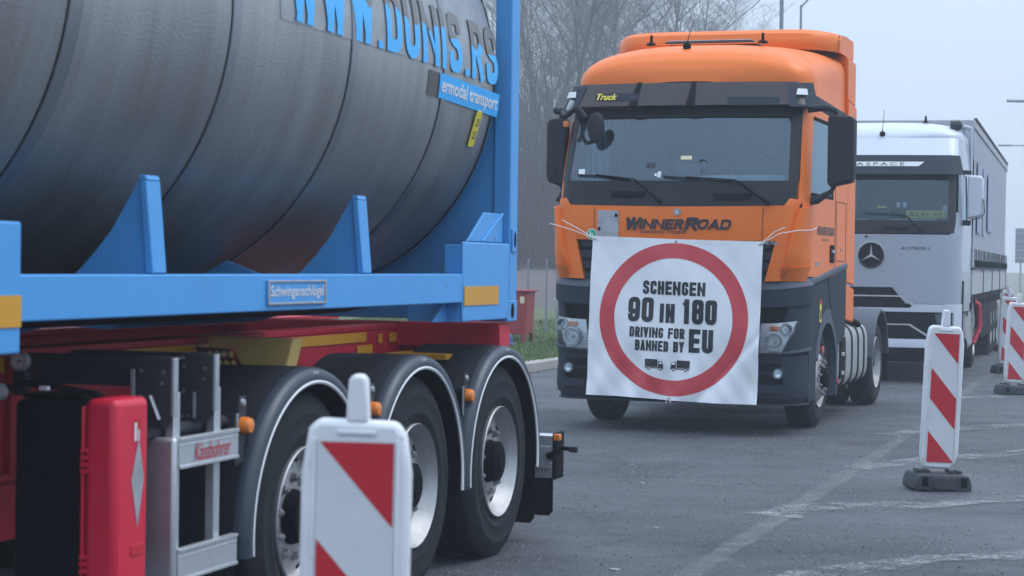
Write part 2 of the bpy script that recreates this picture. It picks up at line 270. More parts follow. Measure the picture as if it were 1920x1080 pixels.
# ---------------------------------------------------------------- mesh helpers
class MB:
    def __init__(s): s.v = []; s.f = []; s.uv = None
    def add(s, vs, fs):
        b = len(s.v); s.v += [tuple(v) for v in vs]; s.f += [tuple(b + i for i in f) for f in fs]; return s
    def box(s, x0, x1, y0, y1, z0, z1, Mx=None):
        vs = [(x, y, z) for z in (z0, z1) for y in (y0, y1) for x in (x0, x1)]
        if Mx: vs = [Mx @ Vector(v) for v in vs]
        return s.add(vs, [(0, 2, 3, 1), (4, 5, 7, 6), (0, 1, 5, 4), (2, 6, 7, 3), (0, 4, 6, 2), (1, 3, 7, 5)])
    def prism(s, poly, ax, a, b, Mx=None):
        def P(p, t): return (t, p[0], p[1]) if ax == 'x' else ((p[0], t, p[1]) if ax == 'y' else (p[0], p[1], t))
        n = len(poly); vs = [P(p, a) for p in poly] + [P(p, b) for p in poly]
        if Mx: vs = [Mx @ Vector(v) for v in vs]
        return s.add(vs, [tuple(range(n))[::-1], tuple(range(n, 2 * n))] + [(i, (i + 1) % n, n + (i + 1) % n, n + i) for i in range(n)])
    def tube(s, path, r, n=8, cap=True):
        P = [Vector(p) for p in path]; rr = r if isinstance(r, (list, tuple)) else [r] * len(P)
        vs = []; up = None
        for i, p in enumerate(P):
            d = (P[min(i + 1, len(P) - 1)] - P[max(i - 1, 0)]).normalized()
            if up is None or abs(d.dot(up)) > .95: up = Vector((0, 0, 1)) if abs(d.z) < .9 else Vector((1, 0, 0))
            a = d.cross(up).normalized(); b = a.cross(d).normalized(); up = b
            vs += [p + (a * cos(2 * PI * k / n) + b * sin(2 * PI * k / n)) * rr[i] for k in range(n)]
        fs = [(i * n + k, i * n + (k + 1) % n, (i + 1) * n + (k + 1) % n, (i + 1) * n + k) for i in range(len(P) - 1) for k in range(n)]
        if cap: fs += [tuple(range(n))[::-1], tuple((len(P) - 1) * n + k for k in range(n))]
        return s.add(vs, fs)
    def lathe(s, prof, c=(0, 0, 0), ax='x', n=48, skip=None, sg=1, a0=0, a1=2 * PI):
        full = abs(a1 - a0 - 2 * PI) < 1e-6; m = n if full else n + 1
        vs = []
        for r, a in prof:
            for k in range(m):
                t = a0 + (a1 - a0) * k / n; u, v = r * cos(t), r * sin(t); a_ = a * sg
                vs.append((c[0] + a_, c[1] + u, c[2] + v) if ax == 'x' else ((c[0] + u, c[1] + a_, c[2] + v) if ax == 'y' else (c[0] + u, c[1] + v, c[2] + a_)))
        fs = []
        for i in range(len(prof) - 1):
            for k in range(n):
                if skip and skip(i, k): continue
                k2 = (k + 1) % m
                fs.append((i * m + k, i * m + k2, (i + 1) * m + k2, (i + 1) * m + k))
        return s.add(vs, fs)
    def disc(s, c, r, ax='x', n=24):
        vs = [(c[0], c[1] + r * cos(2 * PI * k / n), c[2] + r * sin(2 * PI * k / n)) if ax == 'x' else
              ((c[0] + r * cos(2 * PI * k / n), c[1], c[2] + r * sin(2 * PI * k / n)) if ax == 'y' else (c[0] + r * cos(2 * PI * k / n), c[1] + r * sin(2 * PI * k / n), c[2])) for k in range(n)]
        return s.add(vs, [tuple(range(n))])
    def grid(s, fn, na, nb, thick=None):
        vs = [fn(i / na, j / nb) for j in range(nb + 1) for i in range(na + 1)]
        W = na + 1
        fs = [(j * W + i, j * W + i + 1, (j + 1) * W + i + 1, (j + 1) * W + i) for j in range(nb) for i in range(na)]
        if thick:
            ring = [(i, 0) for i in range(na)] + [(na, j) for j in range(nb)] + [(i, nb) for i in range(na, 0, -1)] + [(0, j) for j in range(nb, 0, -1)]
            b = len(vs); vs += [thick(i / na, j / nb) for i, j in ring]; L = len(ring)
            for k in range(L):
                k2 = (k + 1) % L; i, j = ring[k]; i2, j2 = ring[k2]
                fs.append((j * W + i, b + k, b + k2, j2 * W + i2))
        return s.add(vs, fs)
    def build(s, name, m, parent=None, ang=35, bevel=0, seg=2, recalc=True):
        me = bpy.data.meshes.new(name); me.from_pydata(s.v, [], s.f)
        if recalc:
            bm = bmesh.new(); bm.from_mesh(me); bmesh.ops.recalc_face_normals(bm, faces=bm.faces); bm.to_mesh(me); bm.free()
        me.materials.append(m if not isinstance(m, str) else M[m])
        if ang:
            me.polygons.foreach_set('use_smooth', [True] * len(me.polygons)); me.set_sharp_from_angle(angle=R_(ang))
        o = bpy.data.objects.new(name, me); sc.collection.objects.link(o)
        if parent: o.parent = parent
        if bevel:
            b = o.modifiers.new('bevel', 'BEVEL'); b.width = bevel; b.segments = seg; b.limit_method = 'ANGLE'; b.angle_limit = R_(40)
        return o

def tag(o, label=None, cat=None, group=None, kind=None):
    if label: o['label'] = label
    if cat: o['category'] = cat
    if group: o['group'] = group
    if kind: o['kind'] = kind
    return o
def empty(name, loc, yaw=0, **k):
    o = bpy.data.objects.new(name, None); sc.collection.objects.link(o); o.location = loc; o.rotation_euler = (0, 0, -yaw); o.empty_display_size = .2
    return tag(o, **k)
def kids(o): return [c for c in bpy.data.objects if c.parent == o]
def copy_tree(o, parent=None):
    c = o.copy(); sc.collection.objects.link(c)
    if parent: c.parent = parent
    for ch in kids(o): copy_tree(ch, c)
    return c
def lerp(a, b, t): return a + (b - a) * t
def interp(tab, z, k):
    if z <= tab[0][0]: return tab[0][k]
    for i in range(len(tab) - 1):
        if z <= tab[i + 1][0]:
            t = (z - tab[i][0]) / (tab[i + 1][0] - tab[i][0]); return lerp(tab[i][k], tab[i + 1][k], t)
    return tab[-1][k]

# text -> flat outline faces fitted to a W x H box centred at 0, cut into strips so it can follow a curved surface
def text_bm(body, W, H, fat=.0, shear=0, cut=.08, sp=1.):
    cu = bpy.data.curves.new('txt', 'FONT'); cu.body = body; cu.size = 1; cu.offset = fat; cu.shear = shear; cu.space_character = sp; cu.resolution_u = 4
    o = bpy.data.objects.new('txt', cu); sc.collection.objects.link(o)
    dg = bpy.context.evaluated_depsgraph_get(); me = bpy.data.meshes.new_from_object(o.evaluated_get(dg))
    bm = bmesh.new(); bm.from_mesh(me); bpy.data.objects.remove(o); bpy.data.curves.remove(cu); bpy.data.meshes.remove(me)
    bmesh.ops.remove_doubles(bm, verts=bm.verts, dist=1e-5)
    xs = [v.co.x for v in bm.verts]; ys = [v.co.y for v in bm.verts]
    x0, x1, y0, y1 = min(xs), max(xs), min(ys), max(ys)
    for v in bm.verts: v.co = Vector(((v.co.x - (x0 + x1) / 2) / (x1 - x0) * W, (v.co.y - (y0 + y1) / 2) / (y1 - y0) * H, 0))
    if cut:
        for ax, L in ((0, W), (1, H)):
            n = int(L / cut)
            for i in range(1, n + 1):
                t = -L / 2 + L * i / (n + 1); co = Vector((t, 0, 0)) if ax == 0 else Vector((0, t, 0)); no = Vector((1, 0, 0)) if ax == 0 else Vector((0, 1, 0))
                bmesh.ops.bisect_plane(bm, geom=list(bm.verts) + list(bm.edges) + list(bm.faces), plane_co=co, plane_no=no)
    return bm
def text(name, body, W, H, fn, m, parent, **k):
    bm = text_bm(body, W, H, **k)
    for v in bm.verts: v.co = Vector(fn(v.co.x, v.co.y))
    me = bpy.data.meshes.new(name); bm.to_mesh(me); bm.free(); me.materials.append(M[m])
    o = bpy.data.objects.new(name, me); sc.collection.objects.link(o); o.parent = parent; return o
def polys(name, plist, fn, m, parent, cut=None):      # flat shapes given as polygons, placed by fn
    mb = MB()
    for p in plist: mb.add([fn(x, z) for x, z in p], [tuple(range(len(p)))])
    return mb.build(name, m, parent, ang=0, recalc=False)
def circ(cx, cz, r, n=24, a0=0, a1=2 * PI): return [(cx + r * cos(a0 + (a1 - a0) * k / n), cz + r * sin(a0 + (a1 - a0) * k / n)) for k in range(n)]

def pair(name, m, parent, sh, c, off, **k):      # the same piece on both sides of a cab, each a mesh of its own
    for mi in (False, True):
        mb = MB(); sh.patch(mb, c, off, mirror=mi, **k); o = mb.build(name, m, parent, ang=35)
class Shell:      # a cab's outer surface: s across the front (|s|<1), round the corner (1..2), along the side (>2)
    def __init__(s, tab): s.t = tab          # rows z, yf, w, rx, ry, bow
    def P(s, q, z, off=0):
        yf, w_, rx, ry, bow = [interp(s.t, z, k) for k in range(1, 6)]
        sg = 1 if q >= 0 else -1; a = abs(q); hw = w_ - rx
        if a <= 1: x, y = a * hw, yf + bow * a * a; n = Vector((2 * bow * a / hw, -1))
        elif a <= 2:
            t = (a - 1) * PI / 2; x, y = hw + rx * sin(t), yf + bow + ry * (1 - cos(t)); n = Vector((sin(t) / rx + .3 * cos(t), -cos(t) / ry))
        else: x, y = w_, yf + bow + ry + (a - 2); n = Vector((1, 0))
        n.normalize()
        return Vector((sg * (x + n.x * off), y + n.y * off, z))
    def sx(s, x, z):
        w_, rx = interp(s.t, z, 2), interp(s.t, z, 3); return x / (w_ - rx)
    def sy(s, y, z): return 2 + y - (interp(s.t, z, 1) + interp(s.t, z, 5) + interp(s.t, z, 4))
    def patch(s, mb, c, off=.01, na=16, nb=6, th=.03, zc=0, mirror=False):
        # c: BL,BR,TR,TL in (s,z); off may be a function of (a,b)
        O = off if callable(off) else (lambda a, b: off)
        sg = -1 if mirror else 1
        def q(a, b, d=0):
            s0 = lerp(c[0][0], c[3][0], b); s1 = lerp(c[1][0], c[2][0], b)
            z0 = lerp(c[0][1], c[1][1], a); z1 = lerp(c[3][1], c[2][1], a) + zc * 4 * a * (1 - a)
            return s.P(sg * lerp(s0, s1, a), lerp(z0, z1, b), O(a, b) - d)
        return mb.grid(lambda a, b: q(a, b), na, nb, thick=(lambda a, b: q(a, b, th)) if th else None)


# heavy condensed lettering drawn with broad strokes (unit box, corners rounded by the third value)
GL = {'S': [[(1, .70), (1, 1, 1), (0, 1, 1), (0, .57, 1), (1, .45, 1), (1, 0, 1), (0, 0, 1), (0, .30)]], 'C': [[(1, .66), (1, 1, 1), (0, 1, 1), (0, 0, 1), (1, 0, 1), (1, .34)]],
      'H': [[(0, 0), (0, 1)], [(1, 0), (1, 1)], [(0, .5), (1, .5)]], 'E': [[(0, 0), (0, 1)], [(0, 1), (1, 1)], [(0, .5), (.9, .5)], [(0, 0), (1, 0)]], 'N': [[(0, 0), (0, 1)], [(1, 0), (1, 1)], [(0, 1), (1, 0)]],
      'G': [[(1, .68), (1, 1, 1), (0, 1, 1), (0, 0, 1), (1, 0, 1), (1, .46)], [(.55, .46), (1, .46)]], '9': [[(.5, .40), (0, .40, 1), (0, 1, 1), (1, 1, 1), (1, .5)], [(1, .5), (1, 0, 1), (0, 0, 1), (0, .28)], [(.5, .40), (1, .40)]],
      '0': [[(.5, 1), (1, 1, 1), (1, 0, 1), (0, 0, 1), (0, 1, 1), (.5, 1)]], '8': [[(.5, 1), (1, 1, 1), (1, .54, 1), (0, .54, 1), (0, 1, 1), (.5, 1)], [(.5, .54), (1, .54, 1), (1, 0, 1), (0, 0, 1), (0, .54, 1), (.5, .54)]],
      'I': [[(.5, 0), (.5, 1)]], '1': [[(.7, 0), (.7, 1)], [(.7, .93), (0, .80)]], 'D': [[(0, 0), (0, 1)], [(0, 1), (1, 1, 1), (1, 0, 1), (0, 0)]], 'R': [[(0, 0), (0, 1)], [(0, 1), (1, 1, 1), (1, .48, 1), (0, .48)], [(.45, .48), (1, 0)]],
      'V': [[(0, 1), (.5, 0)], [(.5, 0), (1, 1)]], 'F': [[(0, 0), (0, 1)], [(0, 1), (1, 1)], [(0, .52), (.9, .52)]], 'O': [[(.5, 1), (1, 1, 1), (1, 0, 1), (0, 0, 1), (0, 1, 1), (.5, 1)]],
      'B': [[(0, 0), (0, 1)], [(0, 1), (1, 1, 1), (1, .53, 1), (0, .53)], [(.5, .53), (1, .53, 1), (1, 0, 1), (0, 0)]], 'A': [[(0, 0), (.5, 1)], [(.5, 1), (1, 0)], [(.2, .25), (.8, .25)]], 'Y': [[(0, 1), (.5, .42)], [(1, 1), (.5, .42)], [(.5, .45), (.5, 0)]],
      'U': [[(0, 1), (0, 0, 1), (1, 0, 1), (1, 1)]], 'W': [[(0, 1), (.25, 0)], [(.25, 0), (.5, 1)], [(.5, 1), (.75, 0)], [(.75, 0), (1, 1)]], '.': [[(.5, 0), (.5, .02)]], 'T': [[(0, 1), (1, 1)], [(.5, 1), (.5, 0)]], 'X': [[(0, 0), (1, 1)], [(0, 1), (1, 0)]]}
WF = {'I': .0, '.': .0, 'W': 1.65, '1': .62, ' ': .42, 'N': 1.3}
def block(name, body, W, H, th, fn, m, parent, gap=.55, shear=0, small=None):
    """fn(x, z, d) places a point; each stroke sits a hair above the last so no two share a plane"""
    # widths: solve the letter width so that the word fills W
    ws = [WF.get(c, 1) for c in body]; g = th * gap; n = len(body)
    lw = (W - n * th - (n - 1) * g) / max(.01, sum(ws)); x = -W / 2; mb = MB(); lay = 0
    for ch, wf in zip(body, ws):
        cwid = lw * wf
        if ch != ' ':
            hh = H
            for st_ in GL[ch]:
                P = [(x + th / 2 + p[0] * cwid, -H / 2 + th / 2 + p[1] * (hh - th)) for p in st_]; rr = [len(p) > 2 for p in st_]; L = []
                for i, p in enumerate(P):
                    p = Vector(p)
                    if rr[i] and 0 < i < len(P) - 1:
                        a = Vector(P[i - 1]); b = Vector(P[i + 1]); r = min((a - p).length, (b - p).length) * .5; r = min(r, max(th * .75, cwid * .5)); u = (a - p).normalized() * r; v = (b - p).normalized() * r
                        for k in range(6): t = k / 5; L.append(p + u * (1 - t) ** 2 + v * t ** 2)
                    else: L.append(p)
                closed = (L[0] - L[-1]).length < 1e-6
                if not closed:
                    for e_, o_ in ((0, 1), (-1, -2)):
                        d = (L[e_] - L[o_]).normalized(); zz = (L[e_].y + H / 2 - th / 2) / (hh - th)
                        if abs(d.y) > .35 and (zz < .02 or zz > .98): L[e_] = L[e_] + d * (th / 2) / abs(d.y) * (1 if abs(d.y) > .99 else .98)
                        elif abs(d.x) > .9 and ch in 'EFT' : L[e_] = L[e_] + d * th / 2
                L = [p for i, p in enumerate(L) if i == 0 or (p - L[i - 1]).length > 1e-4]; Q = [L[0]]
                for a, b in zip(L, L[1:]):
                    k = max(1, int((b - a).length / .05)); Q += [a.lerp(b, j / k) for j in range(1, k + 1)]
                vs = []; nq = len(Q)
                for i, q in enumerate(Q):
                    a = Q[i - 1] if i else (Q[-2] if closed else None); b = Q[i + 1] if i < nq - 1 else (Q[1] if closed else None)
                    d1 = (q - a).normalized() if a is not None else None; d2 = (b - q).normalized() if b is not None else None
                    d = ((d1 or d2) + (d2 or d1)).normalized(); nr = Vector((-d.y, d.x)); c_ = nr.dot(Vector((-(d1 or d2).y, (d1 or d2).x))); hl = th / 2 / max(.6, c_) * (.62 if ch == 'N' and abs(d.x) > .15 else 1)
                    # flat tops for slanted strokes
                    for sg in (1, -1):
                        w_ = q + nr * hl * sg
                        if (i in (0, nq - 1)) and not closed and abs(d.y) > .35 and abs(d.x) > .05 and ch in 'VWAYNX':
                            zt = H / 2 if w_.y > 0 else -H / 2
                            if abs(q.y) > H / 2 - th * .6: w_ = w_ + d * ((zt - w_.y) / d.y)
                        vs.append(fn(w_.x + shear * (w_.y + H / 2), w_.y, lay * .00025))
                mb.add(vs, [(2 * i, 2 * i + 1, 2 * i + 3, 2 * i + 2) for i in range(nq - 1)]); lay = (lay + 1) % 6
        x += cwid + th + g
    return mb.build(name, m, parent, ang=0, recalc=False)

# ---------------------------------------------------------------- wheels
def tyre_mesh(mb, c, Rr, Wd, sg, rb=.30):
    d = Rr
    pr = [(rb - .02, -.06), (rb - .004, -.022), (rb + .02, -.012), (rb + .05, -.002), (rb + .055, .001), (rb + .062, .001), (rb + .067, -.002), (rb + (d - rb) * .55, 0), (rb + (d - rb) * .58, .002), (rb + (d - rb) * .62, .002), (rb + (d - rb) * .64, -.001), (d - .06, -.006), (d - .055, -.010), (d - .028, -.020), (d - .008, -.036)]
    g = [.055, .1, .16, .165, .225, .23, .285]
    a = .045; pr.append((d, -a))
    for k in range(5):
        a0 = .045 + (Wd - .09) * (k + .8) / 5.6
        pr += [(d, -a0 + .005), (d - .012, -a0 + .003), (d - .012, -a0 - .003), (d, -a0 - .005)]
    pr += [(d, -Wd + .045), (d - .008, -Wd + .036), (d - .03, -Wd + .02), (rb + .07, -Wd), (rb, -Wd + .02)]
    return mb.lathe(pr, c, 'x', 64, sg=sg)
def wheel(parent, pos, Rr, Wd, sg, style, nuts=True, metal='rimalu'):
    t = tyre_mesh(MB(), (0, 0, 0), Rr, Wd, sg).build('wheel', 'rubber', parent, ang=50); t.location = pos
    hole = lambda i, k: False
    if style == 'deep':
        pr = [(.302, -.02), (.3035, -.004), (.300, .002), (.294, -.006), (.288, -.018), (.276, -.034), (.266, -.050), (.258, -.068), (.250, -.080), (.236, -.084), (.215, -.080), (.19, -.070), (.115, -.070), (.112, -.10)]
        holes = 8; nz, hr, hz = -.070, .112, .0
    elif style == 'steer':
        pr = [(.302, -.02), (.3035, -.004), (.299, .004), (.290, -.02), (.275, -.05), (.262, -.055), (.250, -.030), (.236, -.012), (.205, .012), (.19, .018), (.12, .020), (.115, .0)]
        holes = 8; nz, hr, hz = .018, .10, .085
    else:
        pr = [(.302, -.02), (.3035, -.004), (.299, .002), (.290, -.02), (.272, -.05), (.265, -.10), (.262, -.15), (.250, -.165), (.236, -.17), (.205, -.175), (.19, -.175), (.12, -.175), (.115, -.19)]
        holes = 8; nz, hr, hz = -.175, .12, -.05
    rm = MB().lathe(pr, (0, 0, 0), 'x', 60, skip=lambda i, k: i == holes and k % 6 in (0, 1), sg=sg).build('rim', metal, t, ang=30)
    hb = MB().lathe([(.25, nz - .04), (.12, nz - .04), (.118, nz + .01), (hr, nz + .012), (hr - .004, hz - .008), (hr - .02, hz), (.06, hz + .002), (.055, hz + .012), (.0, hz + .012)], (0, 0, 0), 'x', 40, sg=sg).build('hub', 'black', t, ang=30)
    if nuts:
        n0 = MB().lathe([(.026, 0), (.026, .006), (.019, .007), (.018, .026), (.012, .028), (.010, .036), (0, .037)], (nz * sg, 0, .1675), 'x', 6, sg=sg).build('wheel_nut', 'nut', t, ang=20)
        for k in range(1, 10):
            c = n0.copy(); sc.collection.objects.link(c); c.parent = t; c.rotation_euler = (2 * PI * k / 10 + .1, 0, 0)
    return t

# ================================================================= GROUND
def flat(name, pts, z, m, kind='structure', uvs=None):
    me = bpy.data.meshes.new(name); me.from_pydata([(x, y, z) for x, y in pts], [], [tuple(range(len(pts)))]); me.materials.append(M[m])
    o = bpy.data.objects.new(name, me); sc.collection.objects.link(o); return tag(o, kind=kind)
M['field'] = mat('dead_grass_field', (.12, .115, .085), .95, var=.4, vscale=.08, dirt=.5, dirtcol=(.07, .08, .05))
flat('ground', [(-900, -900), (900, -900), (900, 1500), (-900, 1500)], -.012, 'field')
flat('asphalt_yard', [(-60, -25), (60, -25), (60, 75), (18, 75), (3.5, 48), (3.2, 37), (1.6, 33), (.75, 30.8), (.1, 28.8), (-2.5, 25.8), (-6, 24.5), (-60, 24)], 0, 'asphalt')
def ribbon(name, pts, wd, z, m, wob=.0, seed=1):
    rnd = random.Random(seed); P = [Vector(p) for p in pts]; L = []
    for i in range(len(P) - 1):
        n = max(2, int((P[i + 1] - P[i]).length / .25))
        for k in range(n): L.append(P[i].lerp(P[i + 1], k / n))
    L.append(P[-1]); vs = []; uv = []
    for i, p in enumerate(L):
        d = (L[min(i + 1, len(L) - 1)] - L[max(0, i - 1)]).normalized(); nrm = Vector((-d.y, d.x)); h = wd / 2 * (1 + rnd.uniform(-wob, wob))
        for sgn in (-1, 1): q = p + nrm * sgn * h + nrm * rnd.uniform(-wob, wob) * .03; vs.append((q.x, q.y, z)); uv.append((0 if sgn < 0 else 1, i / len(L)))
    fs = [(2 * i, 2 * i + 1, 2 * i + 3, 2 * i + 2) for i in range(len(L) - 1)]
    me = bpy.data.meshes.new(name); me.from_pydata(vs, [], fs); me.materials.append(M[m])
    u = me.uv_layers.new(name='uv')
    for lp in me.loops: u.data[lp.index].uv = uv[lp.vertex_index]
    o = bpy.data.objects.new(name, me); sc.collection.objects.link(o); return tag(o, kind='structure')
ribbon('lane_line', [(-.35, 6.3), (.93, 10.26), (1.84, 13.0), (2.8, 15.95), (3.79, 19.0), (5.5, 24.5), (7.6, 31.2), (11, 42)], .19, .004, 'line_faint', .1)
ribbon('hatch_line', [(1.68, 12.75), (1.98, 13.25), (2.75, 13.45), (3.63, 13.97), (5.2, 14.9)], .50, .008, 'line_paint', .25, 2)
ribbon('hatch_line', [(2.75, 15.85), (3.2, 16.35), (4.5, 17.45), (6.4, 19)], .50, .008, 'line_paint', .25, 3)
ribbon('hatch_line', [(3.6, 19.1), (4.1, 19.6), (5.4, 20.6), (7.5, 22.4)], .50, .008, 'line_paint', .25, 4)
ribbon('hatch_line', [(1.15, 9.75), (1.6, 10.35), (2.3, 10.95), (2.8, 11.1), (4.2, 11.9)], .40, .008, 'line_paint', .3, 5)
ribbon('hatch_line', [(5.3, 24.6), (6.3, 25.2), (8.2, 26.3)], .50, .008, 'line_paint', .25, 6)
ribbon('hatch_line', [(6.4, 27.7), (8.2, 28.6), (10, 29.5)], .5, .008, 'line_paint', .25, 7)
# kerb and verge
kp = [(-12, 24.1), (-6, 24.5), (-2.5, 25.8), (-.9, 27.3), (.1, 28.8), (.75, 30.8), (1.6, 33), (3.2, 37), (3.5, 48), (6, 56), (18, 75)]
def kerb(pts):
    mb = MB(); P = [Vector(p) for p in pts]; prof = [(0, 0), (.02, .12), (.05, .14), (.16, .145), (.18, .11), (.18, 0)]
    vs = []
    for i, p in enumerate(P):
        d = (P[min(i + 1, len(P) - 1)] - P[max(0, i - 1)]).normalized(); nr = Vector((-d.y, d.x))
        vs += [(p.x + nr.x * a, p.y + nr.y * a, z) for a, z in prof]
    n = len(prof); mb.add(vs, [(i * n + k, i * n + k + 1, (i + 1) * n + k + 1, (i + 1) * n + k) for i in range(len(P) - 1) for k in range(n - 1)])
    return mb.build('kerb', 'concrete', None, ang=40)
tag(kerb(kp), kind='structure')
M['soil_grass'] = mat('verge_soil', (.075, .095, .035), .95, var=.5, vscale=3, dirt=.5, dirtcol=(.09, .075, .045))
M['blade'] = mat('grass_blade', (.085, .15, .028), .7, var=.5, vscale=2, dirt=.5, dirtcol=(.20, .19, .08))
vg = MB()
inner = [(x - .12, y + .1) for x, y in kp]
def vz(x, y): return .12 + max(0, (y - 36)) * .018 + .05 * sin(x * .9 + y * .4)
cols = 30
vs = []; 
for (x, y) in inner:
    for k in range(cols + 1):
        t = (k / cols) ** 1.6; X = x - 6 * t; Y = y + 75 * t; vs.append((X, Y, vz(X, Y) if k else .12))
vg.add(vs, [(i * (cols + 1) + k, i * (cols + 1) + k + 1, (i + 1) * (cols + 1) + k + 1, (i + 1) * (cols + 1) + k) for i in range(len(inner) - 1) for k in range(cols)])
tag(vg.build('verge_soil', 'soil_grass', None, ang=60), kind='structure')
rnd = random.Random(5)
def inside_verge(x, y):
    for i in range(len(kp) - 1):
        (x0, y0), (x1, y1) = kp[i], kp[i + 1]
        if x0 <= x <= x1: return y > lerp(y0, y1, (x - x0) / (x1 - x0)) + .25
    return False
gb = MB(); n = 0
while n < 26000:
    x = rnd.uniform(-3.5, 4); y = 28 + 18 * rnd.random() ** 1.3
    if not inside_verge(x, y): continue
    cl = .5 + .5 * sin(x * 7 + sin(y * 5)) * sin(y * 4.3)
    h = rnd.uniform(.04, .10) * (.6 + .8 * cl); a = rnd.uniform(0, 2 * PI); lx, ly = rnd.gauss(0, .03), rnd.gauss(0, .03); z = vz(x, y) - .01; wd = rnd.uniform(.006, .013)
    gb.add([(x - wd * cos(a), y - wd * sin(a), z), (x + wd * cos(a), y + wd * sin(a), z), (x + lx, y + ly, z + h)], [(0, 1, 2)]); n += 1
tag(gb.build('grass', 'blade', None, ang=0, recalc=False), 'short green grass growing on the verge behind the kerb', 'grass', kind='stuff')
# leaf litter along the kerb, too many to count
lf = MB(); rnd = random.Random(9)
M['litter'] = mat('brown_litter', (.06, .035, .02), .9)
for _ in range(260):
    t = rnd.random(); i = rnd.choice([2, 3, 4, 5]); p = Vector(kp[i]).lerp(Vector(kp[i + 1]), t); d = abs(rnd.gauss(0, .12)) + .03
    x, y = p.x + d, p.y - d * .5; s_ = rnd.uniform(.008, .022); a = rnd.uniform(0, 6)
    lf.add([(x + s_ * cos(a + q * PI / 2), y + s_ * 1.3 * sin(a + q * PI / 2), .006 + .008 * (q % 2)) for q in range(4)], [(0, 1, 2, 3)])
tag(lf.build('leaf_litter', 'litter', None, ang=0), 'brown leaf litter scattered along the foot of the kerb', 'leaf litter', kind='stuff')
for i, (x, y, s_, lb) in enumerate([(.56, 10.42, .032, 'long pale paint chip on the asphalt nearest the trailer wheels'), (.98, 14.6, .022, 'pale flat chip on the asphalt in the middle of the lane'), (.9, 12.1, .018, 'small pale chip on the asphalt left of the scraped line'), (.98, 15.9, .016, 'pale chip on the asphalt in front of the orange truck'),
                                   (.42, 15.2, .014, 'tiny pale chip on the asphalt behind the trailer wheels')]):
    mb = MB(); mb.prism([(s_ * .2, -s_), (s_, -s_ * .4), (s_ * .9, s_ * .5), (-s_ * .3, s_ * .9), (-s_, s_ * .2)], 'z', 0, .006)
    o = mb.build('paint_chip', 'leaf', None); o.location = (x, y, .001); tag(o, lb, 'paint chip', 'pale chips lying on the asphalt')

# loose grit on the asphalt, too fine to count
M['grit_light'] = mat('grit_light', (.26, .26, .27), .9); M['grit_dark'] = mat('grit_dark', (.032, .035, .040), .9)
for gm, sd, gl in (('grit_light', 31, 'fine pale grit scattered over the asphalt'), ('grit_dark', 32, 'fine dark grit scattered over the asphalt')):
    rnd = random.Random(sd); gt = MB()
    for _ in range(11000 if sd == 31 else 3000):
        y = 8 + 26 * rnd.random() ** 1.5; x = rnd.uniform(-.06, .29) * y; r = rnd.uniform(.0025, .0065) * (1 + .02 * y) * (1.6 if rnd.random() < .03 else 1); a = rnd.uniform(0, 6)
        gt.add([(x + r * cos(a + k * 2.1) * rnd.uniform(.7, 1.3), y + r * sin(a + k * 2.1), .001) for k in range(3)] + [(x, y, .001 + r * .8)], [(0, 1, 3), (1, 2, 3), (2, 0, 3)])
    tag(gt.build('grit', gm, None, ang=0, recalc=False), gl, 'grit', kind='stuff')

# ================================================================= TRAILER (nearest, left): local x outward to the lane, y away from camera
TP, TY = (-.0502, 10.874, 0), .3115
tr = empty('container_trailer', TP, TY, label='red three-axle container chassis trailer carrying the blue framed tank', cat='trailer')
for i in range(3): wheel(tr, (0, -1.31 * i, .52), .532, .385, 1, 'deep')
for i in range(3): wheel(tr, (-2.52, -1.31 * i, .52), .532, .385, -1, 'deep', nuts=False)
for i in range(3):
    MB().lathe([(0, 0), (.065, 0), (.065, -2.0), (0, -2.0)], (-.25, 0, 0), 'x', 16).build('axle', 'dark_steel', tr).location = (0, -1.31 * i, .52)
# main beams
for xb in (-.70, -1.70):
    mb = MB(); mb.box(xb - .08, xb + .08, -7.6, 1.55, 1.235, 1.262); mb.box(xb - .012, xb + .012, -7.6, 1.55, .80, 1.235); mb.box(xb - .08, xb + .08, -7.6, 1.55, .775, .80)
    if xb > -1: 
        for y in (-3.70, -3.55, -.35, .05, .3, .62): mb.box(xb + .012, xb + .075, y - .006, y + .006, .80, 1.235)
    mb.build('main_beam', 'red', tr, bevel=.004)
mb = MB()
for y in (-5.5, -4.6, -3.3, -1.95, -.65, .6, 1.5): mb.box(-1.688, -.712, y - .04, y + .04, .95, 1.15)
mb.build('cross_member', 'red', tr, bevel=.004)
# outer red side plates under the container
mb = MB(); mb.prism([(-5.2, 1.232), (-2.36, 1.232), (-2.40, 1.09), (-2.60, .80), (-3.7, .80), (-3.8, .55), (-5.2, .55)], 'x', -.69, -.65); mb.box(-.65, -.62, -3.93, -3.80, .80, 1.232)
mb.build('side_plate', 'red', tr, bevel=.004)
mb = MB(); mb.prism([(-1.9, 1.232), (.15, 1.232), (.15, 1.06), (-.5, 1.0), (-1.9, 1.0)], 'x', -.66, -.62)
mb.build('side_plate', 'red', tr, bevel=.004)
def reflector(x, y0, y1, z0, z1, name='reflector_strip'):
    n = max(3, int((y1 - y0) / .018)); mb = MB()
    vs = []; 
    for i in range(n + 1):
        y = lerp(y0, y1, i / n); d = .004 if i % 2 else 0
        vs += [(x + d, y, z0), (x + d, y, z1)]
    mb.add(vs, [(2 * i, 2 * i + 2, 2 * i + 3, 2 * i + 1) for i in range(n)])
    return mb.build(name, 'yellow', tr, ang=0)
for y0, y1, z0, z1 in ((-4.2, -3.94, 1.178, 1.235), (-3.79, -3.70, 1.178, 1.232), (-3.46, -3.26, 1.185, 1.232), (-3.05, -2.07, 1.178, 1.228)): reflector(-.645, y0, y1, z0, z1)
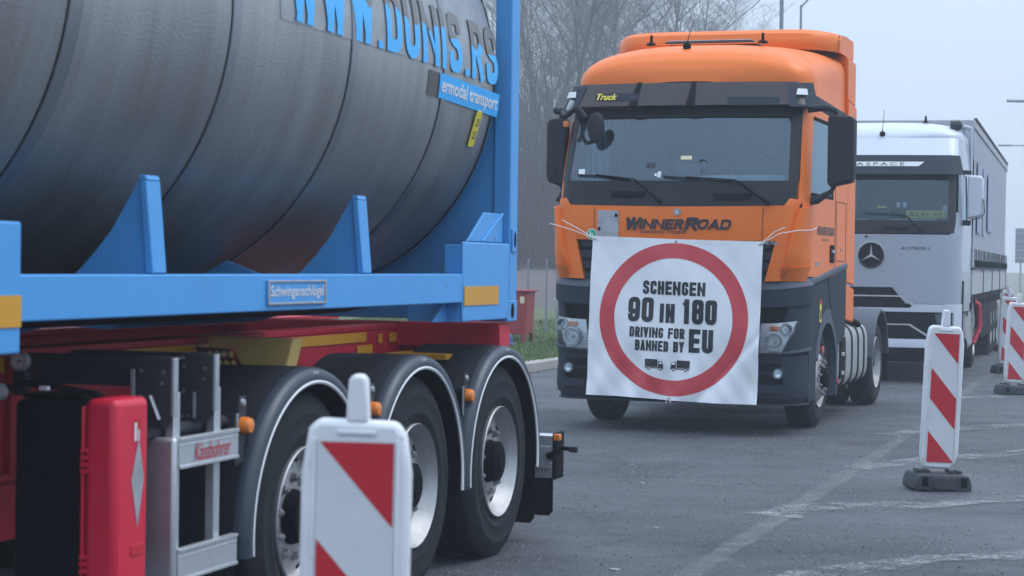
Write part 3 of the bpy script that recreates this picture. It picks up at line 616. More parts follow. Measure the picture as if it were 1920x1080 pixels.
reflector(-.615, -1.90, -.46, 1.178, 1.228); reflector(-.61, -.60, -.38, 1.10, 1.16); reflector(-.61, -.30, -.25, 1.165, 1.215); reflector(-.61, -.14, -.03, 1.165, 1.215)
# deck bits: twist-lock outrigger at the rear and ends
mb = MB(); mb.box(-2.4, -.02, .02, .20, 1.14, 1.272); mb.build('rear_bolster', 'red', tr, bevel=.006)
mb = MB(); mb.box(-2.4, -.02, -5.78, -5.55, 1.14, 1.272); mb.build('front_bolster', 'red', tr, bevel=.006)
mb = MB(); mb.prism([(.20, 1.27), (.42, 1.20), (.42, 1.08), (.30, .93), (.22, .95), (.20, 1.12)], 'x', -.34, -.30); mb.prism([(.20, 1.27), (.42, 1.20), (.42, 1.08), (.30, .93), (.22, .95), (.20, 1.12)], 'x', -.16, -.12)
mb.build('twistlock_bracket', 'bright_red', tr, bevel=.004)
mb = MB(); mb.tube([(-.38, .36, 1.09), (-.06, .36, 1.085)], .016, 10); mb.box(-.22, -.05, .33, .39, 1.07, 1.10); mb.build('twistlock_handle', 'steel', tr, bevel=.003)
mb = MB(); mb.box(-.62, -.56, .2, .7, .90, 1.13); mb.box(-.62, -.30, .20, .24, .96, 1.20); mb.build('rear_bracket', 'red', tr, bevel=.005)
MB().box(-.55, -.20, -.35, .12, 1.085, 1.115).build('yellow_edge', 'yellow', tr, bevel=.004)
# mudguards
def mudguard(yc):
    c = (0, yc, .50)
    a0, a1 = R_(-6), R_(186)
    cov = MB().lathe([(.655, -.02), (.660, -.05), (.655, -.44), (.640, -.44), (.640, -.05)], c, 'x', 40, a0=a0, a1=a1).build('mudguard', 'mudguard', tr, ang=40)
    MB().lathe([(.595, .022), (.60, .032), (.625, .036), (.645, .028), (.657, .0), (.656, -.03)], c, 'x', 40, a0=a0, a1=a1).build('mudguard_rim', 'mudrim', cov, ang=50)
    MB().lathe([(.588, .026), (.588, .034), (.596, .038), (.602, .034)], c, 'x', 40, a0=a0, a1=a1).build('white_edging', 'white_paint', cov, ang=60)
    MB().lathe([(.59, .02), (.585, -.02), (.60, -.44)], c, 'x', 40, a0=a0, a1=a1).build('inner_liner', 'black', cov, ang=60)
    MB().box(.030, .034, yc - .028, yc + .028, 1.125, 1.139).build('badge', 'steel', cov, bevel=.002)
for i in range(3): mudguard(-1.31 * i)
def stay(y, z):
    mb = MB(); mb.prism([(-.030, .115), (.030, .115), (.040, .09), (.015, -.14), (-.05, -.16), (-.06, -.13), (-.03, .03)], 'x', .0, .006); 
    o = mb.build('lamp_bracket', 'dark_steel', tr, bevel=.004); o.location = (-.02, y, z)
    MB().lathe([(0, 0), (.016, 0), (.012, .010), (0, .012)], (.006, 0, .09), 'x', 10).build('bolt', 'steel', o)
    MB().box(.001, .009, -.05, -.038, -.10, .05).build('slot_edge', 'steel', o)
    l = MB().lathe([(.034, -.02), (.034, .012), (.028, .026), (0, .030)], (.02, 0, 0), 'x', 20).build('marker_lamp', 'amber', o, ang=40)
stay(-3.235, .955); stay(-.55, .915); stay(-1.87, .93)
MB().tube([(-.1, -4.2, .965), (-.1, -3.24, .965)], .028, 12).build('air_pipe', 'dark_steel', tr)
MB().tube([(-.25, -.56, .93), (-.01, -.56, .915)], .03, 12).build('mudguard_arm', 'black', tr)
# side-guard outriggers, hanger plates and aluminium planks
for k, (y, xi) in enumerate(((-3.79, -.62), (-3.455, -.66))):
    o = MB().box(xi, .0, y - .045, y - .040, 1.135, 1.24).add([], []).build('outrigger', 'dark_steel', tr, bevel=.002)
    MB().box(xi, .004, y - .045, y + .03, 1.24, 1.246).build('flange', 'dark_steel', o)
    MB().prism([(-.17, 1.238), (-.004, 1.238), (-.004, 1.02), (-.03, .985), (-.14, .985), (-.17, 1.03)], 'y', y - .056, y - .048).build('hanger_plate', 'dark_steel', o, bevel=.002)
    MB().box(-.006, .006, y - .060, y - .025, 1.03, 1.244).build('plate_edge', 'steel', o, bevel=.002)
    MB().box(-.172, -.155, y - .062, y - .050, 1.06, 1.20).build('plate_channel', 'steel', o, bevel=.002)
    for (bx, bz) in ((-.13, 1.195), (-.13, 1.10), (-.04, 1.19), (-.045, 1.15), (-.11, 1.005), (-.135, 1.005)):
        MB().lathe([(0, 0), (.009, 0), (.007, -.006), (0, -.007)], (bx, y - .056, bz), 'y', 8).build('bolt', 'nut', o)
    p = MB().box(-.062, -.024, y + .0, y + .05, .50, 1.115).build('guard_post', 'alu', tr, bevel=.004)
    MB().box(-.070, -.014, y - .012, y - .001, 1.085, 1.118).build('post_cap', 'alu', p, bevel=.003)
    if k == 0: MB().tube([(-.085, y - .07, 1.105), (-.045, y - .075, 1.02)], .008, 6).build('latch', 'alu', p)
    else: MB().box(-.085, -.072, y - .07, y - .065, 1.00, 1.10).build('latch', 'steel', p, bevel=.002)
def plank(z0, z1):
    mb = MB(); mb.box(-.02, .006, -3.80, -3.31, z0, z1); mb.box(.006, .012, -3.80, -3.31, z0, z0 + .012); mb.box(.006, .012, -3.80, -3.31, z1 - .012, z1)
    mb.box(.006, .0085, -3.80, -3.31, z1 - .030, z1 - .026); return mb.build('guard_plank', 'alu', tr, bevel=.002)
pk = plank(.835, .95); plank(.42, .54)
text('maker_lettering', 'Kässbohrer', .30, .065, lambda x, z: (.0095, -3.53 + x, .888 + z), 'sign_red', pk, fat=.0, shear=.15, cut=0)
MB().box(-.142, .004, -3.835, -3.802, .40, .952).build('guard_end', 'alu', tr, bevel=.014, seg=3)
# fire-extinguisher box
fb = MB(); fb.box(-.125, .0, -4.26, -4.02, .45, 1.118); fx = fb.build('extinguisher_box', 'bright_red', tr, bevel=.028, seg=4)
MB().box(-.136, -.126, -4.262, -4.05, .46, 1.09).build('box_back', 'bright_red', fx, bevel=.004)
for z0 in (.93, .56):
    for k in range(4): MB().box(-.136, -.105, -4.268, -4.258, z0 - k * .024, z0 - k * .024 + .014).build('hinge', 'bright_red', fx, bevel=.003)
polys('diamond_window', [[(-4.10, .975), (-4.062, .83), (-4.105, .66), (-4.152, .83)]], lambda y, z: (.002, y, z), 'steel', fx)
polys('instruction_label', [[(-4.135, 1.03), (-4.115, 1.03), (-4.115, .965), (-4.135, .965)], [(-4.107, 1.005), (-4.097, 1.005), (-4.097, .965), (-4.107, .965)]], lambda y, z: (.0025, y, z), 'sign_white', fx)
polys('label_ground', [[(-4.137, 1.04), (-4.085, 1.04), (-4.085, .96), (-4.137, .96)]], lambda y, z: (.0015, y, z), 'sign_red', fx)
MB().box(.0, .004, -4.15, -4.06, .56, .60).build('latch', 'sign_red', fx, bevel=.002)
# black cabinet, hose, gauges
cb = MB().box(-.435, -.135, -4.215, -4.02, .35, 1.105).build('black_cabinet', 'black', tr, bevel=.03, seg=3)
MB().box(-.41, -.17, -4.20, -4.04, 1.106, 1.125).build('cabinet_lid', 'black', cb, bevel=.01)
MB().tube([(-.42, -4.3, 1.14), (-.36, -4.27, 1.165), (-.25, -4.25, 1.155), (-.1, -4.2, 1.13)], .012, 8).build('cable', 'black', cb)
MB().box(-.27, -.235, -4.32, -4.30, 1.145, 1.160).build('cable_tie', 'white_plastic', cb, bevel=.003)
MB().tube([(-1.2, -4.36, .99), (-.5, -4.36, .99)], .02, 8).build('air_hose', 'black', tr)
for (gx, gz, gr) in ((-.545, 1.225, .036), (-.43, 1.135, .030)):
    g = MB().lathe([(gr, 0), (gr, -.03), (gr - .006, -.034), (gr - .006, -.028), (0, -.028)], (gx, -3.98 if gz > 1.2 else -4.30, gz), 'y', 24).build('gauge', 'steel', tr, ang=40)
    MB().disc((gx, (-3.98 if gz > 1.2 else -4.30) - .029, gz), gr - .007, 'y').build('dial', 'white_paint', g, ang=0)
    MB().box(gx - .002, gx + .014, (-3.98 if gz > 1.2 else -4.30) - .032, (-3.98 if gz > 1.2 else -4.30) - .030, gz - .002, gz + .003).build('needle', 'ink', g, ang=0)
MB().box(-.575, -.52, -4.00, -3.96, 1.10, 1.19).build('valve_body', 'dark_steel', tr, bevel=.006)
MB().tube([(-.66, -4.0, 1.15), (-.66, -4.0, 1.07)], .018, 8).build('valve_pipe', 'steel', tr)
# rear under-run bar, marker arm, flaps
ub = MB().box(-2.45, .0, 1.00, 1.13, .42, .585).build('underrun_bar', 'alu', tr, bevel=.006)
MB().box(-2.45, .0, 1.00, 1.13, .33, .405).build('underrun_foot', 'alu', ub, bevel=.006)
MB().box(.001, .025, .985, 1.16, .32, .60).build('bar_end_cap', 'black', ub, bevel=.008)
MB().box(.010, .050, .975, 1.02, .555, .595).build('rear_marker_lamp', 'amber', ub, bevel=.006)
MB().box(-.11, -.01, .985, .998, .385, .52).build('bar_plate', 'steel', ub, bevel=.004)
MB().tube([(-.02, .97, .46), (.03, .96, .485), (.07, .955, .515), (.13, .95, .512)], [.022, .02, .014, .013], 10).build('marker_arm', 'black', tr)
MB().box(.12, .17, .935, .965, .493, .528).build('marker_arm_lamp', 'dark_steel', tr, bevel=.006)
MB().prism([(-.42, .55), (-.005, .55), (-.005, .13), (-.03, .10), (-.42, .10)], 'y', .66, .668).build('mud_flap', 'black', tr, bevel=.003)
MB().prism([(-.40, .335), (.02, .335), (.02, .135), (-.005, .11), (-.40, .11)], 'y', .95, .958).build('mud_flap', 'black', tr, bevel=.003)
# yellow wheel chock carried on the chassis
ck = empty('wheel_chock', (Matrix.Translation(TP) @ Matrix.Rotation(-TY, 4, 'Z')) @ Vector((-.36, -2.42, 1.03)), TY, label='pale yellow plastic wheel chock stowed on the red chassis above the mudguard', cat='wheel chock')
MB().prism([(-.21, .235), (.20, .235), (.15, .04), (-.02, .04), (-.05, .12), (-.09, .185), (-.21, .19)], 'y', -.01, .10).build('chock_body', 'chock', ck, bevel=.004)
mb = MB(); mb.prism([(-.27, .19), (-.11, .185), (-.075, .14), (-.04, .04), (-.20, .04)], 'y', -.018, -.006)
mb.build('chock_face', 'brown', ck, bevel=.004)
mb = MB()
for i in range(4):
    for j in range(3): mb.lathe([(.016, 0), (.011, -.006), (0, -.008)], (-.195 + i * .033 + j * .012, -.018, .160 - j * .040), 'y', 10)
mb.build('grip_dimples', 'chock', ck, ang=60)

# ================================================================= TANK CONTAINER
CR, CX, CZ = 1.17, -1.219, 2.62
tc = empty('tank_container', (Matrix.Translation(TP) @ Matrix.Rotation(-TY, 4, 'Z')) @ Vector((0, 0, 0)), TY, label='grey insulated tank in a sky-blue frame with peeling blue web address', cat='tank container')
Y0, Y1 = -5.81, .25
prof = [(0, Y0 + .03), (.5, Y0 + .05), (.9, Y0 + .14), (1.05, Y0 + .25), (1.13, Y0 + .34), (CR - .01, Y0 + .42), (CR, Y0 + .46)]
prof += [(CR, lerp(Y0 + .46, Y1 - .30, k / 24)) for k in range(1, 25)]
prof += [(CR - .012, Y1 - .25), (CR - .05, Y1 - .19), (1.02, Y1 - .11), (.85, Y1 - .05), (.5, Y1 - .02), (0, Y1 - .01)]
tank = MB().lathe(prof, (CX, 0, CZ), 'y', 128).build('tank_barrel', 'tank', tc, ang=50)
for y in (-5.66, -4.46, -3.25, -2.04, -.83):
    b = MB().lathe([(CR, -.038), (CR + .006, -.034), (CR + .0065, .034), (CR, .038)], (CX, y, CZ), 'y', 128).build('cladding_band', 'tank_end', tank, ang=30)
    MB().lathe([(CR + .001, -.050), (CR + .004, -.044), (CR + .001, -.038)], (CX, y, CZ), 'y', 128).build('band_seal', 'black', b, ang=60)
    MB().lathe([(CR + .001, .038), (CR + .003, .041), (CR + .001, .044)], (CX, y, CZ), 'y', 128).build('band_seal', 'black', b, ang=60)
MB().lathe([(CR + .001, -.02), (CR + .007, -.012), (CR + .001, 0)], (CX, Y1 - .30, CZ), 'y', 128).build('end_seam', 'black', tank, ang=60)
def cyl(y, arc, off=.009):
    th = arc / CR; return (CX + (CR + off) * cos(th), y, CZ + (CR + off) * sin(th))
block('web_address', 'WWW.DUNIS.RS', 2.74, .31, .062, lambda x, z, d: cyl(-1.38 + x, .130 + z - .012 * x, .0070 + d), 'peel', tank, gap=.75)
mb = MB(); mb.grid(lambda a, b: cyl(lerp(-2.85, -.05, a), lerp(-.028 + .01 * (1 - a), .42, b), .002), 30, 10); mb.build('old_lettering_ground', 'tank_clean', tank, ang=60)
sgb = MB(); sgb.grid(lambda a, b: cyl(lerp(-.93, .03, a), lerp(-.21, -.085, b) + .03 * (1 - a), .0085), 20, 4); sgb = sgb.build('blue_strip', 'vinyl_blue', tank, ang=60)
mb = MB(); mb.grid(lambda a, b: cyl(lerp(-1.08, -.93, a), lerp(-.18, -.055, b), .003), 6, 4); mb.build('strip_ghost', 'ghost', tank, ang=60)
text('strip_lettering', 'ermodal transport', .90, .095, lambda x, z: cyl(-.45 + x, -.135 + z - .03 * x, .0105), 'white_paint', tank, fat=.018, cut=.05)
mb = MB(); mb.prism([(-.045, -.10), (.045, -.10), (.045, .075), (.025, .10), (-.025, .10), (-.045, .075)], 'x', 0, .006)
yl = mb.build('capacity_label', 'card_yellow', tc, bevel=.003)
p = cyl(-.28, -.295, .006); yl.location = p; yl.rotation_euler = (0, .29 - .0, 0)
for k, tx in enumerate(('2.5', '2.5')):
    text('label_figures', tx, .055, .042, lambda x, z, k=k: (.0075, -z * .0 + x * .9, .035 - .07 * k + z), 'ink', yl, fat=.02, cut=0)
# frame
mb = MB(); mb.box(-.075, 0, -5.0, -.60, 1.40, 1.55); mb.build('side_beam', 'blue', tc, bevel=.006)
mb = MB(); mb.box(-2.438, -2.363, -5.0, -.60, 1.40, 1.55); mb.build('side_beam', 'blue', tc, bevel=.006)
npl = MB().box(.0, .008, -3.06, -2.47, 1.425, 1.525).build('maker_plate', 'blue', tc, bevel=.002)
mb = MB(); 
for (a, b, c, d) in ((-3.06, -2.47, 1.516, 1.525), (-3.06, -2.47, 1.425, 1.434), (-3.06, -3.046, 1.434, 1.516), (-2.484, -2.47, 1.434, 1.516)): mb.box(.008, .013, a, b, c, d)
mb.build('plate_border', 'steel', npl, bevel=.002)
text('plate_lettering', 'Schwingenschlögel', .54, .058, lambda x, z: (.0105, -2.765 + x, 1.475 + z), 'white_plastic', npl, fat=.012)
for (ya, yb, sg) in ((-.675, .10, 1), (-5.66, -4.88, -1)):
    pl = MB(); pl.box(-.012, .004, ya, yb, 1.30, 1.716)
    pl = pl.build('corner_plate', 'blue', tc, bevel=.008)
    yi = ya if sg > 0 else yb
    MB().box(-.10, -.013, yi - .0, yi + .012, 1.552, 1.70).build('corner_web', 'blue', pl, bevel=.003)
    MB().box(-.30, -.013, yi - .012 if sg < 0 else yi, yi if sg < 0 else yi + .012, 1.30, 1.398).build('corner_web', 'blue', pl, bevel=.003)
    if sg > 0:
        mb = MB(); mb.prism([(-.62, 1.30), (-.675, 1.30), (-.88, 1.302), (-.72, 1.395), (-.62, 1.395)][::-1], 'x', -.10, -.085); mb.build('gusset', 'blue', pl, bevel=.003)
    yy = (-.60, -.06) if sg > 0 else (-5.6, -5.0)
    MB().box(.005, .009, *( (-.66, -.10) if sg > 0 else (-5.45, -4.885)), 1.385, 1.485).build('reflector', 'yellow', pl, ang=0)
# corner gusset next to the rear post
mb = MB(); mb.prism([(-.50, 1.72), (.09, 1.72), (.09, 1.88), (-.22, 1.88)], 'x', -.05, -.035); g = mb.build('gusset', 'blue', tc, bevel=.004)
MB().tube([(-.03, -.28, 1.722), (-.03, .07, 1.88)], .007, 6).build('gusset_rib', 'blue', g)
mb = MB()
arc = [(CX + 1.06 * cos(a), CZ + 1.06 * sin(a)) for a in [R_(-72 + 6 * k) for k in range(13)]]
mb.prism([(-.03, 1.42)] + [(-.03, 2.75)] + [(CX + 1.06 * cos(R_(4)), 2.70)] + arc[::-1] + [(arc[0][0], 1.42)], 'y', .13, .15); mb.build('end_web', 'blue', tc, bevel=.003)
for x0, x1 in ((-.10, 0), (-2.438, -2.338)):
    for y0, y1 in ((.11, .25), (Y0, Y0 + .14)):
        MB().box(x0, x1, y0, y1, 1.40, 3.77).build('corner_post', 'blue', tc, bevel=.008)
for x0, x1 in ((-.162, .004), (-2.442, -2.276)):
    for y0, y1 in ((.075, .253), (Y0 - .003, Y0 + .175)):
        for z0 in (1.285, 3.77):
            c = MB().box(x0, x1, y0, y1, z0, z0 + .118).build('corner_casting', 'blue', tc, bevel=.006)
            if x0 > -1:
                ym = (y0 + y1) / 2
                MB().add([(x1 + .002, ym + .028 * cos(t), z0 + .059 + .042 * sin(t)) for t in [2 * PI * k / 20 for k in range(20)]], [tuple(range(20))]).build('casting_hole', 'black', c, ang=0)
h = MB().box(.001, .010, .135, .215, 1.67, 1.80).build('lift_pocket', 'blue', tc, bevel=.003)
MB().add([(.0125, .175 + .016 * cos(t), 1.74 + .045 * sin(t)) for t in [2 * PI * k / 20 for k in range(20)]], [tuple(range(20))]).build('pocket_hole', 'black', h, ang=0)
for y0, y1 in ((.12, .24), (Y0 + .01, Y0 + .13)):
    MB().box(-2.27, -.168, y0, y1, 1.29, 1.40).build('end_rail', 'blue', tc, bevel=.006)
    MB().box(-2.27, -.168, y0, y1, 3.775, 3.88).build('end_rail', 'blue', tc, bevel=.006)
for x0 in (-.08, -2.438): MB().box(x0, x0 + .08, Y0 + .18, .07, 3.79, 3.87).build('top_rail', 'blue', tc, bevel=.006)
# saddles: web following the tank with a flange leaning in from the beam
def saddle(y):
    w_ = MB().prism([(-.004, 1.552), (-.03, 1.885), (-.065, 1.905), (-.12, 1.81), (-.18, 1.71), (-.25, 1.625), (-.33, 1.545), (-.45, 1.45), (-.45, 1.42), (-.08, 1.42), (-.08, 1.552)], 'y', y - .006, y + .006).build('saddle', 'blue', tc, bevel=.002)
    MB().prism([(-.058, 1.885), (-.030, 1.885), (.0, 1.553), (-.028, 1.553)], 'y', y - .03, y + .075).build('saddle_flange', 'blue', w_, bevel=.004)
    MB().prism([(-.062, 1.886), (-.060, 1.906), (-.034, 1.904), (-.028, 1.886)], 'y', y - .028, y + .07).build('saddle_pad', 'blue', w_, bevel=.003)
saddle(-3.98); saddle(-2.0)
def cradle(y):     # blue crescent under the tank joining the two beams
    a = [(CX + (CR + .02) * cos(t), CZ + (CR + .02) * sin(t)) for t in [R_(-43 - k * 94 / 24) for k in range(25)]]
    MB().prism([(-.08, 1.42)] + a[4:21] + [(-2.35, 1.42), (-2.0, 1.33), (CX, 1.275), (-.45, 1.33)], 'y', y, y + .012).build('cradle', 'blue', tc, bevel=.002)
for y in (-3.98 - .2, -2.0 - .2): cradle(y)
mb = MB(); mb.grid(lambda a, b: (lerp(-.08, -1.2, a), lerp(-5.0, -1.7, b), 1.40 - .09 * (a ** .5) + .0), 8, 12); mb.build('belly_sheet', 'black', tc, ang=60)

# ================================================================= ORANGE TRUCK
KP, KY = (2.008, 20.412, 0), .3324
ko = empty('tractor_truck', KP, KY, label='orange truck cab with dark grey bumper and white banner tied across its front', cat='truck')
SH = Shell([(.28, -1.34, 1.22, .24, .40, .03), (.40, -1.42, 1.25, .22, .42, .04), (.9, -1.44, 1.25, .22, .42, .05), (1.45, -1.43, 1.25, .22, .42, .05), (2.2, -1.40, 1.25, .20, .42, .05),
            (2.45, -1.36, 1.25, .20, .42, .055), (2.8, -1.24, 1.235, .20, .40, .06), (3.12, -1.11, 1.22, .20, .38, .07), (3.42, -.98, 1.20, .22, .36, .08)])
def sp(mb, c, off, mirror=True, **k):
    SH.patch(mb, c, off, **k)
    if mirror: SH.patch(mb, c, off, mirror=True, **k)
    return mb
# side walls and back, body behind everything
YB = 1.10
def side_s(y, z): return SH.sy(y, z)
mb = MB()
for sg in (1, -1):
    def fn(a, b, sg=sg):
        z = lerp(1.50, 3.42, b); return SH.P(sg * lerp(1.62, side_s(YB, z), a), z, 0)
    # the window opening is cut out of this wall: four strips around it
    def strip(ya, yb, za, zb, n=4, sg=sg):
        def f(a, b):
            z = lerp(za, zb, b); ya_ = ya(z) if callable(ya) else ya; return SH.P(sg * lerp(ya_, SH.sy(yb, z) if yb < 50 else yb, a), z, 0)
        mb.grid(f, 12, n)
    S1 = lambda z: 1.55
    def strip2(s0, s1, za, zb):
        mb.grid(lambda a, b: SH.P(sg * lerp(s0(lerp(za, zb, b)), s1(lerp(za, zb, b)), a), lerp(za, zb, b), 0), 12, 6)
    wy0 = lambda z: 1.86; wy1 = lambda z: SH.sy(.20, z); e = lambda z: SH.sy(YB, z)
    strip2(S1, e, 1.52, 2.30); strip2(S1, wy0, 2.30, 3.08); strip2(wy1, e, 2.30, 3.08); strip2(S1, e, 3.08, 3.42)
mb.box(-1.24, 1.24, YB - .01, YB, .9, 3.42); mb.box(-1.17, 1.17, YB - .008, YB + .002, 3.42, 3.86)
cab = mb.build('cab_body', 'orange', ko, ang=40)
MB().box(-1.18, 1.18, -1.1, YB - .03, 1.05, 1.25).build('cab_floor', 'black', ko)
# roof dome
ws = []
def roofz(y):
    tab = [(-.98, 3.42), (-.955, 3.54), (-.90, 3.64), (-.80, 3.73), (-.62, 3.80), (-.35, 3.85), (0, 3.872), (.5, 3.885), (1.10, 3.89)]
    for i in range(len(tab) - 1):
        if y <= tab[i + 1][0]: t = (y - tab[i][0]) / (tab[i + 1][0] - tab[i][0]); return lerp(tab[i][1], tab[i + 1][1], t)
    return tab[-1][1]
def planx(y, z=3.42):
    yf, w_, rx, ry, bow = [interp(SH.t, z, k) for k in range(1, 6)]
    if y <= yf: return .05
    d = y - yf
    if d < bow: return max(.3, (w_ - rx) * math.sqrt(d / bow))
    d -= bow
    if d < ry: c = 1 - d / ry; return w_ - rx + rx * math.sqrt(max(0, 1 - c * c))
    return w_
st = [-.979, -.965, -.94, -.90, -.85, -.78, -.7, -.6, -.45, -.3, -.1, .2, .6, 1.10]
mb = MB()
def rf(a, b):
    i = min(len(st) - 2, int(b * (len(st) - 1) + 1e-6)); f = b * (len(st) - 1) - i; y = lerp(st[i], st[i + 1], f)
    t = PI * (1 - a); n = 2.75 if y < -.3 else 2.75 + (y + .3) * 2.6; W = planx(y); H = roofz(y) - 3.40
    cx, sz = cos(t), sin(t)
    return (W * math.copysign(abs(cx) ** (2 / n), cx), y, 3.395 + H * abs(sz) ** (2 / n))
mb.grid(rf, 48, 13 * 2)
mb.add([rf(k / 24, 1) for k in range(25)], [tuple(range(25))])
roof = mb.build('roof', 'orange', ko, ang=50)
hatch = MB().box(-.42, .50, -.26, .22, 3.865, 3.895).build('roof_hatch', 'dark_steel', ko, bevel=.015)
MB().box(-.40, .48, -.25, .20, 3.896, 3.906).build('hatch_glass', 'steel', hatch, bevel=.006)
MB().box(-.52, .60, -.345, -.32, 3.848, 3.862).build('hatch_seal', 'orange', hatch, bevel=.006)
def ball(c, r, n=10):
    return [(r * sin(PI * k / n), -r * cos(PI * k / n)) for k in range(n + 1)]
an = MB().lathe(ball(None, .042), (-.085, -.66, 3.80), 'z', 20).build('antenna', 'black', ko, ang=60)
MB().tube([(-.085, -.66, 3.83), (-.075, -.60, 3.93), (-.055, -.50, 4.08)], [.006, .004, .003], 6).build('antenna_rod', 'black', an)
for x in (-.545, .61):
    a = MB().lathe([(.055, 0), (.045, .02), (.016, .03), (.014, .10), (.0, .105)], (x, -.32, 3.855), 'z', 16).build('roof_marker', 'black', ko)
for x in (-1.0,):
    MB().tube([(x, -.55, 3.60), (x + .06, -.45, 3.66)], .02, 8).build('grab_rail', 'black', ko)
# rear spoiler
mb = MB()
def spo(a, b):
    x = lerp(-1.18, 1.18, a); e = abs(x) / 1.18; yf = .32 + .40 * e ** 7
    prof = [(.02, 3.86), (.0, 3.94), (.03, 4.03), (.10, 4.075), (.35, 4.095), (1.22, 4.075)]
    i = min(4, int(b * 5 + 1e-6)); f = b * 5 - i; dy = lerp(prof[i][0], prof[i + 1][0], f); z = lerp(prof[i][1], prof[i + 1][1], f)
    return (x, min(yf + dy, 1.60), 3.86 + (z - 3.86) * (1 - .12 * e ** 10))
mb.grid(spo, 60, 10)
for sg in (1, -1):
    mb.prism([(.74, 3.86), (1.62, 3.86), (1.62, 4.06), (1.10, 4.065), (.86, 4.045), (.77, 3.99)], 'x', sg * 1.165, sg * 1.20)
mb.box(-1.18, 1.18, 1.105, 1.59, 3.42, 3.85); mb.box(-1.18, 1.18, 1.57, 1.595, 3.86, 4.06)
mb.build('roof_spoiler', 'orange', ko, ang=35)
for sg in (1, -1):
    def fair(a, b, sg=sg): return (sg * (1.252 - .06 * max(0, b - .8) * 5 * .6), lerp(YB, 1.62, a), lerp(0, 1, b))
    mb = MB(); mb.prism([(YB + .012, 1.46), (1.60, 1.42), (1.60, 3.34), (YB + .012, 3.38)], 'x', sg * 1.215, sg * 1.25)
    mb.prism([(YB + .012, 3.395), (1.60, 3.355), (1.60, 3.82), (YB + .012, 3.845)], 'x', sg * 1.18, sg * 1.235)
    mb.prism([(YB + .03, 1.06), (1.62, 1.02), (1.62, 1.38), (YB + .03, 1.44)], 'x', sg * 1.21, sg * 1.245)
    mb.build('side_fairing', 'orange', ko, bevel=.012)
# side roof corner bulge line
for sg in (1, -1):
    mb = MB(); mb.grid(lambda a, b, sg=sg: SH.P(sg * lerp(1.5, SH.sy(1.09, 3.2), a), 3.12 + .13 * b + .10 * (1 - a) * .6, .018 * sin(PI * b)), 14, 4)
    mb.build('drip_moulding', 'dark_plastic', ko, ang=60)
# lower dark panels
mb = MB()
sp(mb, [(-1.9, .30), (1.9, .30), (1.9, .36), (-1.9, .36)], .0, mirror=False, na=48, nb=2)
sp(mb, [(-1.9, .36), (1.9, .36), (1.9, .60), (-1.9, .60)], lambda a, b: .018 - .01 * b, mirror=False, na=48, nb=3)
sp(mb, [(-1.9, .60), (-.80, .60), (-.80, .775), (-1.9, .775)], .002, na=20, nb=3)
sp(mb, [(-.80, .60), (.80, .60), (.80, 1.42), (-.80, 1.42)], -.02, mirror=False, na=20, nb=5)
sp(mb, [(1.02, .77), (1.98, .80), (1.98, 1.36), (1.30, 1.36)], .008, na=10, nb=6)      # corner beside the lamp
bump = mb.build('bumper', 'dark_plastic', ko, ang=30)
pair('lamp_brow', 'dark_plastic', bump, SH, [(.78, 1.22), (2.0, 1.27), (2.0, 1.44), (.78, 1.38)], lambda a, b: .035 + .0 * b, na=16, nb=3, th=.06)
pair('bumper_shoulder', 'mid_plastic', bump, SH, [(.70, 1.385), (2.0, 1.445), (2.0, 1.51), (.70, 1.462)], lambda a, b: .035 - .045 * b, na=16, nb=3, th=.05)
pair('lamp_recess', 'black', bump, SH, [(.78, .84), (1.20, .90), (1.50, 1.22), (.78, 1.21)], -.06, na=10, nb=5, th=.02)
mb = MB(); sp(mb, [(-1.95, .29), (1.95, .29), (1.95, .305), (-1.95, .305)], .03, mirror=False, na=40, nb=1, th=.05); mb.build('bumper_lip', 'mid_plastic', bump, ang=30)
pair('bumper_crease', 'mid_plastic', bump, SH, [(.78, .775), (1.95, .82), (1.95, .845), (.78, .79)], .03, na=16, nb=1, th=.04)
for sg in (1, -1):
    mb = MB(); SH.patch(mb, [(.80, .50), (1.13, .50), (1.08, .70), (.80, .70)], .024, mirror=sg < 0, na=8, nb=4, th=.03); f0 = mb.build('fog_lamp_recess', 'black', bump, ang=30)
    mb = MB(); SH.patch(mb, [(.80, .42), (1.13, .42), (1.13, .49), (.80, .49)], .03, mirror=sg < 0, na=8, nb=2, th=.03); mb.build('step_tread', 'dark_plastic', bump, ang=30)
    mb = MB(); SH.patch(mb, [(.80, .595), (.97, .595), (.97, .615), (.80, .615)], .040, mirror=sg < 0, na=6, nb=1, th=.03); mb.build('recess_bar', 'dark_plastic', bump, ang=30)
    pc = SH.P(sg * 1.01, .60, .03)
    fl = MB().lathe([(.058, .0), (.058, -.025), (.050, -.030), (.048, -.018), (.03, .0), (0, .008)], pc, 'y', 24).build('fog_lamp', 'dark_steel', ko, ang=40)
    MB().lathe([(.044, -.020), (.03, -.027), (0, -.030)], pc, 'y', 24).build('fog_lens', 'lens', fl, ang=60)
    MB().lathe([(.044, -.016), (.03, -.004), (0, .0)], pc, 'y', 24).build('fog_reflector', 'chrome', fl, ang=60)
